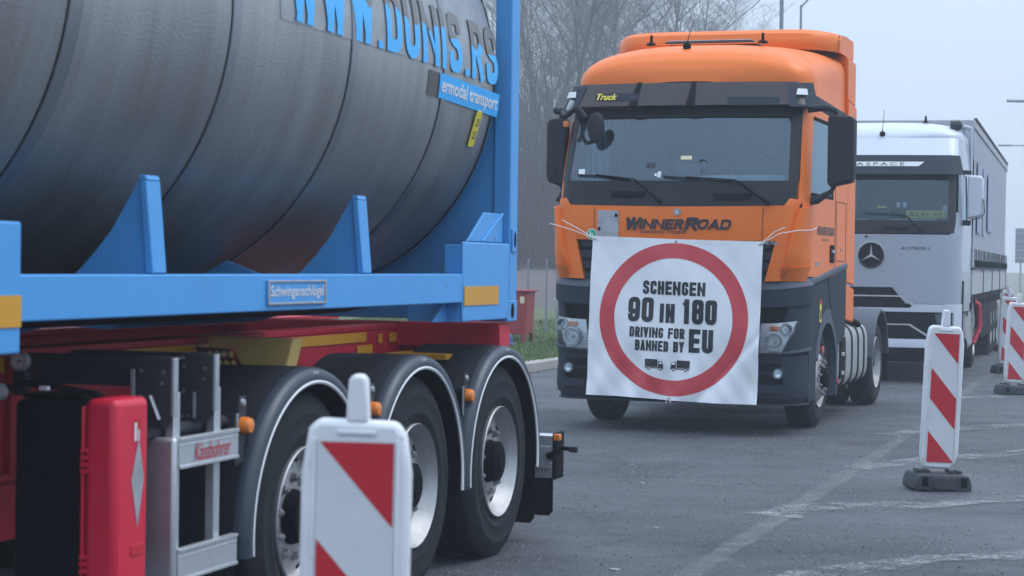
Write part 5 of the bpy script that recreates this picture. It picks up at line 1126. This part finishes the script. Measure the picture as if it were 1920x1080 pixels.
# ================================================================= SILVER TRUCK
SP, SY_ = (5.48, 29.55, 0), .28
so = empty('tractor_truck', SP, SY_, label='silver truck cab with star emblem and white roof standing behind the orange one', cat='truck')
S2 = Shell([(.30, -1.36, 1.23, .25, .42, .03), (.55, -1.44, 1.25, .25, .45, .05), (1.2, -1.44, 1.25, .24, .45, .06), (2.1, -1.42, 1.25, .22, .42, .06), (2.4, -1.38, 1.25, .22, .42, .06),
            (2.95, -1.18, 1.235, .22, .40, .07), (3.25, -1.06, 1.22, .22, .38, .08), (3.5, -.86, 1.20, .24, .36, .08)])
def sp2(mb, c, off, mirror=True, **k):
    S2.patch(mb, c, off, **k)
    if mirror: S2.patch(mb, c, off, mirror=True, **k)
    return mb
mb = MB()
for sg in (1, -1):
    def st2(s0, s1, za, zb, sg=sg): mb.grid(lambda a, b: S2.P(sg * lerp(s0(lerp(za, zb, b)), s1(lerp(za, zb, b)), a), lerp(za, zb, b), 0), 10, 5)
    e = lambda z: S2.sy(1.1, z); w0 = lambda z: 1.9; w1 = lambda z: S2.sy(.15, z); s0 = lambda z: 1.55
    st2(s0, e, 1.0, 2.28); st2(s0, w0, 2.28, 2.98); st2(w1, e, 2.28, 2.98); st2(s0, e, 2.98, 3.5)
    mb2 = MB(); mb2.grid(lambda a, b, sg=sg: S2.P(sg * lerp(1.9, S2.sy(.15, 2.6), a), lerp(2.28, 2.98, b), -.01), 4, 4); mb2.build('side_window', 'side_glass', so, ang=60)
sp2(mb, [(-1.62, 1.35), (1.62, 1.35), (1.62, 2.10), (-1.62, 2.10)], .004, mirror=False, na=40, nb=6)
sp2(mb, [(.5, 1.12), (1.62, 1.12), (1.62, 1.36), (.30, 1.36)], .004, na=14, nb=3)
mb.box(-1.24, 1.24, 1.09, 1.10, .9, 3.5)
mb.build('cab_body', 'silver', so, ang=40)
pair('corner_panel', 'silver', so, S2, [(1.2, 2.098), (1.62, 2.10), (1.62, 2.42), (1.42, 2.42)], .006, na=6, nb=4)
mb = MB()
st3 = [-.859, -.84, -.80, -.74, -.65, -.5, -.3, 0, .5, 1.1]; zt3 = [3.50, 3.535, 3.58, 3.63, 3.68, 3.73, 3.76, 3.78, 3.80, 3.80]
def planx2(y):
    yf, w_, rx, ry, bow = [interp(S2.t, 3.5, k) for k in range(1, 6)]; d = y - yf
    if d < bow: return max(.3, (w_ - rx) * math.sqrt(max(0, d) / bow))
    d -= bow
    if d < ry: c = 1 - d / ry; return w_ - rx + rx * math.sqrt(max(0, 1 - c * c))
    return w_
def rf2(a, b):
    i = min(len(st3) - 2, int(b * (len(st3) - 1) + 1e-6)); f = b * (len(st3) - 1) - i; y = lerp(st3[i], st3[i + 1], f); H = lerp(zt3[i], zt3[i + 1], f) - 3.49
    t = PI * (1 - a); n = 3.2; return (planx2(y) * math.copysign(abs(cos(t)) ** (2 / n), cos(t)), y, 3.49 + H * abs(sin(t)) ** (2 / n))
mb.grid(rf2, 40, 18); mb.add([rf2(k / 24, 1) for k in range(25)], [tuple(range(25))])
sp2(mb, [(-1.55, 3.24), (1.55, 3.24), (1.55, 3.5), (-1.55, 3.5)], .004, mirror=False, na=36, nb=5)
mb.build('roof', 'white_roof', so, ang=50)
mb = MB(); sp2(mb, [(-1.35, 2.12), (1.35, 2.12), (1.42, 2.30), (-1.42, 2.30)], .008, mirror=False, na=36, nb=3); sp2(mb, [(1.10, 2.30), (1.42, 2.30), (1.42, 3.0), (1.10, 3.0)], .008, na=6, nb=5)
s2s = mb.build('windscreen_surround', 'gloss_black', so, ang=40)
mb = MB(); S2.patch(mb, [(-1.10, 2.30), (1.10, 2.30), (1.10, 2.98), (-1.10, 2.98)], .004, na=30, nb=6, th=0); mb.build('windscreen', 'dark_glass', so, ang=60)
mb = MB(); sp2(mb, [(-1.45, 2.96), (1.45, 2.96), (1.45, 3.24), (-1.45, 3.24)], lambda a, b: .12 - .06 * b, mirror=False, na=36, nb=4, th=.10); v2 = mb.build('sun_visor', 'dark_plastic', so, ang=40)
mb = MB(); S2.patch(mb, [(-.78, 3.075), (.62, 3.075), (.70, 3.14), (-.86, 3.14)], .106, na=20, nb=2, th=.01); mb.build('visor_strip', 'white_paint', v2, ang=40)
text('visor_lettering', 'GIGASPACE', 1.0, .045, lambda x, z: S2.P(S2.sx(-.07 + x, 3.1), 3.108 + z, .112), 'ink', v2, fat=.0, sp=1.4, cut=.1)
for x in (-.5, .35): 
    q = S2.sx(x, 2.2); mb = MB(); S2.patch(mb, [(q - .17, 2.16), (q + .17, 2.16), (q + .17, 2.21), (q - .17, 2.21)], .03, na=6, nb=2, th=.02); mb.build('grab_handle', 'black', s2s, ang=60)
A = lambda x, z, o=.05: S2.P(S2.sx(x, z), z, o)
for x in (-.33, .72):
    o = MB().tube([A(x, 2.12), A(x - .22, 2.36), A(x - .35, 2.385), A(x - .85, 2.40)], [.018, .01, .008, .006], 6).build('wiper_arm', 'black', so); 
# interior
MB().box(-1.12, 1.12, .98, 1.05, 1.3, 3.4).build('cab_rear_wall', 'interior', so); MB().box(-1.1, 1.1, -1.2, -.85, 2.1, 2.27).build('dashboard', 'interior', so, bevel=.03)
MB().box(-.95, 1.05, -1.0, -.9, 2.28, 2.33).build('dash_mat', 'dash', so)
for sx_ in (-.62, .62): MB().box(sx_ - .27, sx_ + .27, -.3, .1, 2.1, 2.9).build('seat', 'seat', so, bevel=.06)
MB().prism([(-.06, 2.30), (.24, 2.30), (.22, 2.47), (-.04, 2.47)], 'y', -1.12, -1.08).build('dash_screen', 'tablet', so, bevel=.01)
MB().box(.05, .18, -1.13, -1.09, 2.48, 2.51).build('yellow_note', 'card_yellow', so)
for x in (.33, .42): MB().box(x, x + .05, -1.16, -1.13, 2.49, 2.56).build('white_card', 'white_paint', so)
np_ = MB().box(.47, 1.02, -1.21, -1.20, 2.335, 2.445).build('name_plate', 'card_yellow', so)
text('plate_lettering', 'BiLAL 40', .44, .062, lambda x, z: (.745 + x, -1.213, 2.39 + z), 'ink', np_, fat=.005, sp=1.15, cut=0)
MB().box(.98, 1.06, -1.16, -1.15, 2.33, 2.52).build('white_card', 'white_paint', so); MB().box(.55, .90, -1.19, -1.18, 2.26, 2.32).build('paper', 'white_paint', so)
# star emblem and model lettering
pc = S2.P(S2.sx(.012, 1.80), 1.80, .01)
em = MB().lathe([(.185, .01), (.187, -.012), (.172, -.020), (.168, -.010), (.160, .0)], pc, 'y', 48).build('star_emblem', 'dark_steel', so, ang=40)
MB().lathe([(.165, -.004), (0, -.006)], pc, 'y', 48).build('emblem_field', 'black', em, ang=60)
polys('emblem_star', star(.158, (pc.x, 1.80), 0, .12), lambda x, z: (x, pc.y - .014, z), 'alu', em)
MB().lathe([(.19, .008), (.198, -.004), (.187, -.006)], pc, 'y', 48).build('emblem_ring', 'alu', em, ang=60)
text('model_lettering', 'ACTROS L', .42, .042, lambda x, z: S2.P(S2.sx(.62 + x, 1.9), 1.905 + z, .012), 'dark_steel', so, fat=.01, shear=.35)
MB().lathe([(.02, 0), (.02, -.01), (0, -.012)], S2.P(S2.sx(-.06, 2.06), 2.065, .006), 'y', 12).build('washer_jet', 'dark_steel', so)
# lower front: black grilles with silver trims
mb = MB(); sp2(mb, [(-1.05, .95), (1.05, .95), (.42, 1.35), (-.42, 1.35)], -.01, mirror=False, na=30, nb=6); sp2(mb, [(-1.05, .62), (1.05, .62), (1.05, .99), (-1.05, .99)], -.012, mirror=False, na=30, nb=4); sp2(mb, [(-1.9, .30), (1.9, .30), (1.9, .53), (-1.9, .53)], -.02, mirror=False, na=36, nb=2)
sp2(mb, [(.25, 1.11), (1.5, 1.11), (1.5, 1.15), (.25, 1.15)], -.002, na=12, nb=1)
g2 = mb.build('grille', 'black', so, ang=30)
mb = MB(); sp2(mb, [(-.42, 1.215), (.42, 1.215), (.42, 1.235), (-.42, 1.235)], .012, mirror=False, na=14, nb=1)
sp2(mb, [(.42, 1.215), (.66, 1.04), (.70, 1.06), (.44, 1.235)], .012, na=6, nb=1); mb.build('grille_trim', 'alu', g2, ang=40)
mb = MB(); sp2(mb, [(-1.1, 1.005), (1.1, 1.005), (1.1, 1.06), (-1.1, 1.06)], .02, mirror=False, na=30, nb=1); 
sp2(mb, [(1.1, 1.0), (1.95, 1.0), (1.95, 1.12), (1.1, 1.12)], .012, na=10, nb=2); sp2(mb, [(1.42, .60), (1.95, .60), (1.95, 1.0), (1.42, 1.0)], .012, na=6, nb=4)
sp2(mb, [(.55, 1.055), (1.1, 1.055), (1.1, 1.115), (.62, 1.115)], .012, na=8, nb=1)
sp2(mb, [(-1.5, .50), (1.5, .50), (1.5, .62), (-1.5, .62)], lambda a, b: .05 - .03 * b, mirror=False, na=34, nb=2); mb.build('bumper_trim', 'white_roof', so, ang=40)
mb = MB(); sp2(mb, [(.25, .815), (.55, .815), (.80, .62), (.84, .64)][0:2] + [(.57, .835), (.25, .835)], .014, na=6, nb=1); sp2(mb, [(.55, .815), (.90, .60), (.93, .61), (.57, .835)], .014, na=8, nb=1); mb.build('lower_trim', 'alu', g2, ang=40)
for sg in (1, -1):
    mb = MB(); S2.patch(mb, [(.98, .70), (1.30, .70), (1.36, .985), (.90, .985)], .004, mirror=sg < 0, na=6, nb=4, th=0); hl = mb.build('headlight', 'lens', so, ang=60)
    for q, z in ((1.08, .90), (1.20, .88), (1.14, .79)): MB().lathe([(.045, -.01), (.035, .01), (0, .03)], S2.P(sg * q, z, -.012), 'y', 16).build('lamp_bowl', 'chrome', hl, ang=60)
# mirrors, antennas, fairings, chassis
for sg in (1, -1):
    mb = MB(); mb.prism([(sg * 1.30, 2.33), (sg * 1.50, 2.37), (sg * 1.53, 2.42), (sg * 1.53, 2.90), (sg * 1.50, 2.95), (sg * 1.31, 2.96)], 'y', -1.0, -.85); m2 = mb.build('wing_mirror', 'white_roof', so, bevel=.03)
    MB().box(sg * 1.22, sg * 1.36, -.96, -.88, 2.97, 3.03).build('mirror_arm', 'dark_plastic', m2, bevel=.02); MB().box(sg * 1.22, sg * 1.36, -.96, -.88, 2.24, 2.32).build('mirror_arm', 'dark_plastic', m2, bevel=.02)
    MB().tube([(sg * 1.535, -1.0, 2.62), (sg * 1.55, -1.0, 2.42), (sg * 1.50, -1.0, 2.35), (sg * 1.35, -1.0, 2.32)], .008, 6).build('mirror_trim', 'dark_plastic', m2)
    MB().prism([(1.11, 1.1), (1.55, 1.1), (1.55, 3.8), (1.11, 3.8)], 'x', sg * 1.20, sg * 1.245).build('side_fairing', 'silver', so, bevel=.01)
    mb = MB(); mb.prism([(-.98, .35), (-.60, .35), (-.6, .95), (-.3, 1.10), (.9, 1.10), (.9, 1.0), (1.1, .99), (1.1, 1.02), (-.98, 1.02)], 'x', sg * 1.19, sg * 1.245); mb.build('step_panel', 'mid_plastic', so, bevel=.006)
    wheel(so, (sg * 1.19, 0, .5), .505, .30, sg, 'steer', nuts=False); wheel(so, (sg * 1.19, 3.7, .5), .505, .29, sg, 'drive', nuts=False)
    MB().lathe([(.60, 0), (.63, 0), (.63, -.6), (.60, -.6)], (sg * 1.22, 3.7, .5), 'x', 20, sg=sg, a0=R_(10), a1=R_(170)).build('rear_mudguard', 'dark_plastic', so)
    mb = MB(); mb.box(sg * .7, sg * 1.21, 1.0, 2.9, .36, .98); mb.build('fuel_tank', 'skin_alu', so, bevel=.08)
a2 = MB().lathe(ball(None, .042), (.085, -.84, 3.56), 'z', 16).build('antenna', 'black', so, ang=60); MB().tube([(.085, -.84, 3.59), (.10, -.76, 3.92)], [.006, .003], 6).build('antenna_rod', 'black', a2)
MB().lathe([(.05, 0), (.02, .03), (.012, .10), (0, .10)], (.66, -.35, 3.755), 'z', 12).build('roof_marker', 'black', so)
hb = MB().lathe([(0, -.08), (.07, -.075), (.075, .05), (.05, .08), (0, .085)], (1.10, -.50, 3.70), 'x', 16).build('air_horn', 'dark_steel', so, ang=60); MB().tube([(1.18, -.5, 3.69), (1.24, .3, 3.72), (1.22, .9, 3.74)], .035, 8).build('horn_tube', 'silver', hb)
mb = MB(); mb.prism([(1.45, .86), (1.98, .86), (2.0, 1.5), (1.94, 1.5)][0:0] + [(-.99, .66), (-.93, .66), (-.86, 1.12), (-.80, 1.45), (-.84, 1.45), (-.93, 1.2)], 'x', 1.25, 1.275); mb.build('corner_fin', 'dark_plastic', so, bevel=.004)
MB().box(-.4, .4, -1, 4.5, .7, .95).build('chassis_rail', 'black', so)

# silver truck's curtain-sided trailer
M0 = Matrix.Translation(SP) @ Matrix.Rotation(-SY_, 4, 'Z')
ct = empty('curtain_trailer', M0 @ Vector((0, 0, 0)), SY_, label='long grey curtain-sided trailer coupled behind the silver cab', cat='trailer')
XA, YA, YZ = 1.27, 1.50, 15.4
mb = MB(); mb.box(-XA + .02, XA - .03, YA, YZ, 1.62, 3.86); mb.build('load_box', 'curtain', ct, bevel=.02)
def cf(a, b, sg=1): 
    y = lerp(YA + .12, YZ - .12, a); return (sg * (XA - .02 + .012 * sin(y * 9) * sin(PI * b)), y, lerp(1.66, 3.80, b))
mb = MB(); mb.grid(cf, 160, 8); cur = mb.build('side_curtain', 'curtain', ct, ang=60)
M['curtain_print'] = mat('faded_blue_print', (.27, .31, .44), .5, var=.2, vscale=3)
for (y0, y1, z0, z1) in ((2.6, 3.6, 2.2, 3.35), (4.4, 5.4, 2.2, 3.35), (6.2, 8.2, 2.3, 3.3), (3.6, 4.2, 2.7, 2.85)): MB().box(XA + .0, XA + .002, y0, y1, z0, z1).build('faded_print', 'curtain_print', cur, ang=0)
mb = MB(); mb.box(-XA, XA, YA - .02, YA + .04, 3.80, 3.93); mb.build('front_header', 'board', ct, bevel=.01)
for sg in (1, -1): MB().box(sg * (XA - .05), sg * XA, YA + .05, YZ, 3.80, 3.92).build('cant_rail', 'board', ct, bevel=.01)
MB().box(-XA + .06, XA - .06, YA + .06, YZ, 3.87, 3.91).build('trailer_roof', 'white_roof', ct)
mb = MB()
for k in range(34): mb.box(XA - .04, XA + .01, YA + .4 + k * .40, YA + .56 + k * .40, 3.93, 3.985)
mb.build('roof_bows', 'dark_steel', ct)
MB().box(XA - .14, XA - .01, YA - .035, YA - .022, 3.32, 3.80).build('corner_guard', 'white_roof', ct, bevel=.004); MB().tube([(XA - .08, YA - .03, 3.32), (XA - .08, YA - .03, 1.3)], .012, 6).build('curtain_pole', 'dark_steel', ct)
for k in range(4):
    y0 = YA + .05 + k * 3.46; MB().box(XA - .04, XA - .005, y0, y0 + 3.40, 1.22, 1.60).build('drop_side', 'board', ct, bevel=.008)
    MB().box(XA - .04, XA + .008, y0 + 3.405, y0 + 3.455, 1.20, 1.64).build('stanchion', 'dark_steel', ct)
MB().box(XA - .05, XA + .012, YA, YZ, 1.605, 1.645).build('side_rail', 'dark_steel', ct)
st_ = MB(); st_.box(0, .012, -.02, .02, 0, .30); st_.box(-.0, .025, -.035, .035, .02, .12); st_ = st_.build('curtain_strap', 'black', ct); st_.location = (XA + .002, YA + .45, 1.64)
for k in range(1, 27):
    c = st_.copy(); sc.collection.objects.link(c); c.parent = ct; c.location = (XA + .002, YA + .45 + k * .515, 1.64); c.rotation_euler = (.25 * sin(k * 2.1), 0, 0)
MB().box(-XA + .05, XA - .05, YA, YZ, 1.12, 1.20).build('floor_frame', 'dark_steel', ct)
for x in (-.45, .39): MB().box(x, x + .06, YA, YZ, .85, 1.12).build('chassis_rail', 'black', ct)
for k in range(3):
    for sg in (1, -1): wheel(ct, (sg * 1.24, 9.0 + k * 1.31, .52), .52, .38, sg, 'deep', nuts=False, metal='rimsteel')
    MB().box(.8, 1.20, 8.36 + k * 1.31, 8.37 + k * 1.31, .15, .9).build('mud_flap', 'black', ct)
for k in range(12): MB().box(XA - .10, XA - .02, 1.9 + k * 1.0, 1.98 + k * 1.0, 1.0, 1.2).build('floor_bracket', 'dark_steel', ct)
MB().box(XA - .12, XA - .02, 4.6, 4.9, .55, .93).build('white_storage_box', 'white_plastic', ct, bevel=.02)
MB().box(XA - .5, XA - .04, 5.3, 8.1, .42, .98).build('pallet_box', 'black', ct, bevel=.02)
MB().tube([(XA - .1, 2.9, 1.15), (XA + .02, 3.1, 1.05), (XA + .04, 3.15, .7), (XA - .05, 3.0, .42)], .04, 8).build('red_air_line', 'bright_red', ct, ang=60)
MB().tube([(XA - .2, 2.2, 1.12), (XA - .08, 2.4, 1.10), (XA - .05, 2.5, .8), (XA - .1, 2.4, .5)], .045, 8).build('grey_air_line', 'steel', ct, ang=60)

# ================================================================= DELINEATORS
def delineator(loc, yaw, lean, label, flip=False, first=None):
    if first:
        o = copy_tree(first); o.location = loc; o.rotation_euler = (0, lean, -yaw); o['label'] = label; return o
    o = empty('traffic_delineator', loc, yaw, label=label, cat='delineator', group='red and white traffic delineators'); o.rotation_euler = (0, lean, -yaw)
    mb = MB()
    mb.prism([(-.21, .0), (.21, .0), (.208, .06), (.185, .118), (-.185, .118), (-.208, .06)], 'y', -.17, .17)
    mb.box(-.09, .09, -.178, .178, .01, .105)
    b = mb.build('delineator_base', 'base_rubber', o, bevel=.012)
    mb = MB()
    for x in (-.15, -.09, .09, .15): mb.box(x - .02, x + .02, -.06, .06, .126, .145)
    mb.build('base_lugs', 'base_rubber', b, bevel=.006)
    for x in (-.165, .125): MB().box(x, x + .045, -.174, -.168, .035, .10).build('base_slot', 'black', b)
    # board body: hollow plastic with bevelled edges
    out = [(-.120, .155), (.085, .150), (.120, .20), (.143, .26), (.143, 1.06), (.128, 1.16), (.105, 1.195), (-.100, 1.20), (-.125, 1.175), (-.143, 1.06), (-.143, .26)]
    bd = MB().prism(out, 'y', -.030, .030).build('delineator_board', 'white_plastic', o, bevel=.018, seg=3)
    fr = .102
    for sgn in (-1, 1):
        yy = sgn * .0335
        polys('reflective_sheet', [[(-fr, .195), (fr, .195), (fr, 1.145), (-fr, 1.145)]], lambda x, z: (x, yy, z), 'sign_white', bd)
        y2 = sgn * .0350; f = 1
        # red stripes falling to the right
        st = []
        H0, H1 = .195, 1.145
        def clip(c0, c1):      # band between z = c - 1.33*x lines, clipped to the sheet
            poly = [(-fr, c1 + .112), (fr, c1 - .112), (fr, c0 - .112), (-fr, c0 + .112)]
            def cl(p, keep, cut):
                r = []
                for i in range(len(p)):
                    a, b_ = p[i], p[(i + 1) % len(p)]
                    if keep(a): r.append(a)
                    if keep(a) != keep(b_): t = (cut - a[1]) / (b_[1] - a[1]); r.append((lerp(a[0], b_[0], t), cut))
                return r
            poly = cl(poly, lambda q: q[1] <= H1 - .004, H1 - .004); return cl(poly, lambda q: q[1] >= H0 + .004, H0 + .004) if poly else poly
        for c0, c1 in ((1.035, 1.4), (.553, .778), (-.2, .315)):
            p_ = clip(c0, c1)
            if len(p_) > 2: st.append([(x * .965, z) for x, z in p_])
        polys('red_stripe', st, lambda x, z: (x * -1 * -1, y2, z), 'sign_red', bd)
    MB().prism([(-.03, 1.19), (.03, 1.19), (.024, 1.30), (.014, 1.315), (-.014, 1.315), (-.024, 1.30)], 'y', -.028, .028).build('handle', 'white_plastic', bd, bevel=.01, seg=3)
    MB().box(-.05, .05, -.036, -.031, 1.160, 1.172).build('handle_slot', 'white_plastic', bd, bevel=.003)
    for x in (-.108, .108): MB().box(x - .004, x + .004, -.037, -.0305, .19, 1.15).build('sheet_ridge', 'white_plastic', bd, bevel=.002)
    return o
d0 = delineator((3.13, 14.50, 0), -.10, .040, 'red and white delineator standing alone on the asphalt in front of the silver truck')
def dcopy(*a): return delineator(*a, first=d0)
dcopy((-.405, 5.13, 0), .05, .010, 'big red and white delineator nearest the camera, covering part of the trailer wheels')
dcopy((6.52, 25.7, 0), -.12, .045, 'frontmost delineator of the row at the right edge, on its own black base')
dcopy((7.75, 31.0, 0), -.05, .030, 'second delineator of the row at the right edge, half hidden by the front one')
dcopy((9.85, 39.5, 0), -.05, .030, 'rearmost visible delineator of the row at the right edge, only its top showing')

# ================================================================= BACKGROUND
# red skip and blue barrel on the grass
sk = empty('red_skip', (-.35, 36.5, .14), .15, label='weathered red metal bin on legs standing on the grass behind the trailer', cat='bin')
MB().prism([(-1.0, .18), (.68, .18), (.72, .95), (-1.0, .95)], 'y', -.5, .5).build('bin_body', 'skip_red', sk, bevel=.01); MB().box(-1.04, .76, -.54, .54, .955, .985).build('bin_rim', 'skip_red', sk, bevel=.006)
for x in (-.9, .62): MB().box(x, x + .07, -.53, -.505, 0, .50).build('bin_leg', 'skip_red', sk); MB().box(x, x + .07, .45, .5, 0, .18).build('bin_leg', 'skip_red', sk)
MB().box(.58, .66, -.512, -.503, .75, .87).build('bin_label', 'cream', sk)
br = MB().lathe([(0, 0), (.18, 0), (.19, .08), (.15, .10), (.14, .22), (.10, .26), (0, .27)], (0, 0, 0), 'z', 20).build('blue_stand', 'barrel_blue', None, ang=40); br.location = (-.12, 34.5, .13); tag(br, 'small blue plastic post foot on the grass in front of the red bin', 'post foot')
# pale fence posts
for i, (x, y) in enumerate(((.72, 41.5), (.95, 41.8), (.33, 41.3))):
    p = MB().lathe([(.022, 0), (.022, 1.55), (0, 1.57)], (0, 0, 0), 'z', 10); p = p.build('fence_post', 'lampgrey', None, ang=40); p.location = (x, y, .14)
    tag(p, ['pale thin fence post on the verge, the middle one of three', 'pale thin fence post nearest the orange truck', 'pale thin fence post just right of the red bin'][i], 'fence post', 'pale fence posts on the verge')
# woodland behind: bank, brush and individual bare trees
bk = MB(); bk.grid(lambda a, b: (lerp(-40, 13, a), 46 + 120 * b + 5 * a, .36 + 2.3 * b ** .7 + .25 * sin(a * 40 + b * 9) - (a > .97) * 2.0 * 0), 60, 16); tag(bk.build('wooded_bank', 'brush', None, ang=60), kind='structure')
rnd = random.Random(21); bs = MB()
for _ in range(13000):
    x = rnd.uniform(-8, 13); y = rnd.uniform(76, 130); 
    lim = .108 * y - .2
    if x > lim and rnd.random() < .9: continue
    z0 = .1 + 2 * ((y - 76) / 90) ** .7; h = rnd.uniform(1.5, 12) * (1 - .35 * max(0, x / lim)); dx, dy = rnd.gauss(0, .28) * h * .6, rnd.gauss(0, .15) * h; r = rnd.uniform(.008, .024)
    a = Vector((x, y, z0 + rnd.uniform(0, 2.5) * rnd.random())); b = a + Vector((dx * .5 + rnd.gauss(0, .1), dy * .5, h * .55)); c = a + Vector((dx, dy, h))
    bs.tube([a, b, c], [r, r * .7, r * .25], 3, cap=False)
tag(bs.build('brushwood', 'brush', None, ang=0, recalc=False), 'dense leafless brushwood filling the edge of the foggy wood', 'brushwood', kind='stuff')
def bare_tree(seed, H):
    rnd = random.Random(seed); tk = MB(); cr = MB()
    def grow(p, d, L, r, lv):
        n = 5 if lv == 0 else (4 if lv < 3 else 2); pts = [p.copy()]; q = p.copy(); dd = d.copy(); rs = [r]
        for i in range(n):
            dd = (dd + Vector((rnd.gauss(0, .10 + .05 * lv), rnd.gauss(0, .10 + .05 * lv), rnd.gauss(.03, .06)))).normalized(); q = q + dd * (L / n); pts.append(q.copy()); rs.append(r * (1 - .72 * (i + 1) / n))
        (tk if lv == 0 else cr).tube(pts, rs, 7 if lv == 0 else (4 if lv == 1 else 3), cap=False)
        if lv >= 4: return
        k = (17, 8, 7, 4)[lv]
        for j in range(k):
            t = rnd.uniform(.22 if lv == 0 else .2, 1); i = min(n - 1, int(t * n)); f = t * n - i; b = pts[i].lerp(pts[i + 1], f)
            az = rnd.uniform(0, 2 * PI); up = rnd.uniform(.25, 1.0); side = Vector((cos(az), sin(az), 0)); nd = (dd * .35 + side * (1.0 if lv < 2 else .9) + Vector((0, 0, (.35 + up) * (.95 if lv == 0 else .45)))).normalized()
            grow(b, nd, L * rnd.uniform(.34, .55) * (1.0 - .3 * t * (lv == 0)), max(.005, lerp(rs[i], rs[i + 1], f) * .52), lv + 1)
    grow(Vector((0, 0, -.2)), Vector((rnd.gauss(0, .04), rnd.gauss(0, .04), 1)).normalized(), H, .125 * H / 15, 0)
    o = empty('bare_tree', (0, 0, 0), cat='tree', group='leafless trees of the foggy wood'); tk.build('trunk', 'bark', o, ang=60, recalc=False); cr.build('crown', 'bark', o, ang=0, recalc=False); return o
protos = [bare_tree(3, 15), bare_tree(8, 17), bare_tree(14, 13)]
spots = [(.75, 49, 0, .9), (1.9, 56, 1, 1), (2.9, 52, 2, 1.05), (4.1, 60, 0, 1), (5.0, 57, 2, .9), (.2, 62, 1, 1), (3.2, 68, 1, 1.1), (6.2, 70, 2, 1), (1.2, 74, 0, 1.1), (5.2, 80, 1, 1), (2.2, 84, 0, 1.1), (4.4, 92, 2, 1.2), (7.4, 78, 1, .8)]
tlab = ['nearer of two bare trees in the gap between blue post and orange cab', 'tall bare tree rising above the left shoulder of the orange cab', 'bare tree rising behind the left end of the orange roof spoiler', 'bare tree above the spoiler, midway between its left end and the aerial', 'bare tree rising just left of the tall roof aerial',
        'bare tree partly covered by the blue corner post', 'paler bare tree further back, just left of the roof spoiler', 'small pale bare tree behind the one left of the aerial', 'fainter bare tree behind the nearer one in the gap beside the blue post', 'faint bare tree far behind the left half of the spoiler',
        'faint bare tree seen above the left wing mirror of the orange cab', 'faintest bare tree, low behind the others above the orange cab shoulder', 'faint bare tree at the right end of the wood, beside the aerial']
used = set()
for (x, y, k, s_), lb in zip(spots, tlab):
    o = protos[k] if k not in used else copy_tree(protos[k]); used.add(k)
    x *= 1.8; y *= 1.8; s_ *= 1.35; o.location = (x, y, .1 + 2 * (max(0, y - 76) / 70) ** .7 - .15); o.rotation_euler = (0, 0, x * 2.3 + y); o.scale = (s_,) * 3; o['label'] = lb
# street lamps
def lamp(x, y, h, arm, label, two=False, r=.07):
    o = empty('street_lamp', (x, y, 0), 0, label=label, cat='street lamp', group='street lamps in the fog')
    MB().lathe([(r * 1.3, 0), (r, .1), (r * .6, h)], (0, 0, 0), 'z', 12).build('pole', 'lampgrey', o, ang=60)
    MB().tube([(0, 0, h - .05), (arm * .2, 0, h + .15), (arm * .6, 0, h + .25), (arm, 0, h + .25)], r * .5, 8).build('lamp_arm', 'lampgrey', o, ang=60)
    MB().prism([(-.1, -.05), (.1, -.05), (.14, .0), (.08, .06), (-.08, .06), (-.14, 0)], 'x', 0, .75 * (1 if arm > 0 else -1)).build('lamp_head', 'lampgrey', o, bevel=.02).location = (arm, 0, h + .25)
lamp(5.15, 38.5, 9.5, 1.2, 'nearer grey lamp post behind the orange roof, its head above the picture', r=.055)
lamp(7.32, 51.0, 8.35, .9, 'thinner lamp post with curved arm just right of the nearer one', r=.05)
lamp(22.1, 80, 8.2, -1.5, 'faint street lamp whose arm enters at the upper right edge')
lamp(29.5, 110, 8.3, -1.9, 'faintest street lamp above the curtain trailer rear')
# sign board at the right edge
sb = empty('road_sign', (25.5, 100, 0), .1, label='grey back of a tall road sign at the right edge in the fog', cat='road sign')
MB().box(-.15, 2.6, -.03, 0, 2.0, 3.75).build('sign_panel', 'lampgrey', sb, bevel=.01)
for k in range(4): MB().box(-.12, 2.57, -.06, -.035, 2.2 + k * .42, 2.27 + k * .42).build('stiffener', 'steel', sb)
for x in (.1, 1.3): MB().box(x, x + .07, 0.001, .07, 0, 2.9).build('sign_leg', 'lampgrey', sb)
# haze
hz = MB().box(-70, 75, -30, 190, -1.1, 24).build('haze', 'white_paint', None, ang=0)
hm = bpy.data.materials.new('haze_air'); hm.use_nodes = True; t = hm.node_tree; t.nodes.clear(); o_ = t.nodes.new('ShaderNodeOutputMaterial'); v_ = t.nodes.new('ShaderNodeVolumePrincipled')
v_.inputs['Color'].default_value = (.86, .93, 1, 1); v_.inputs['Density'].default_value = .0023; v_.inputs['Anisotropy'].default_value = .1
t.links.new(v_.outputs[0], o_.inputs['Volume']); hz.data.materials[0] = hm; tag(hz, 'pale bluish fog filling the air over the whole yard', 'fog', kind='stuff')
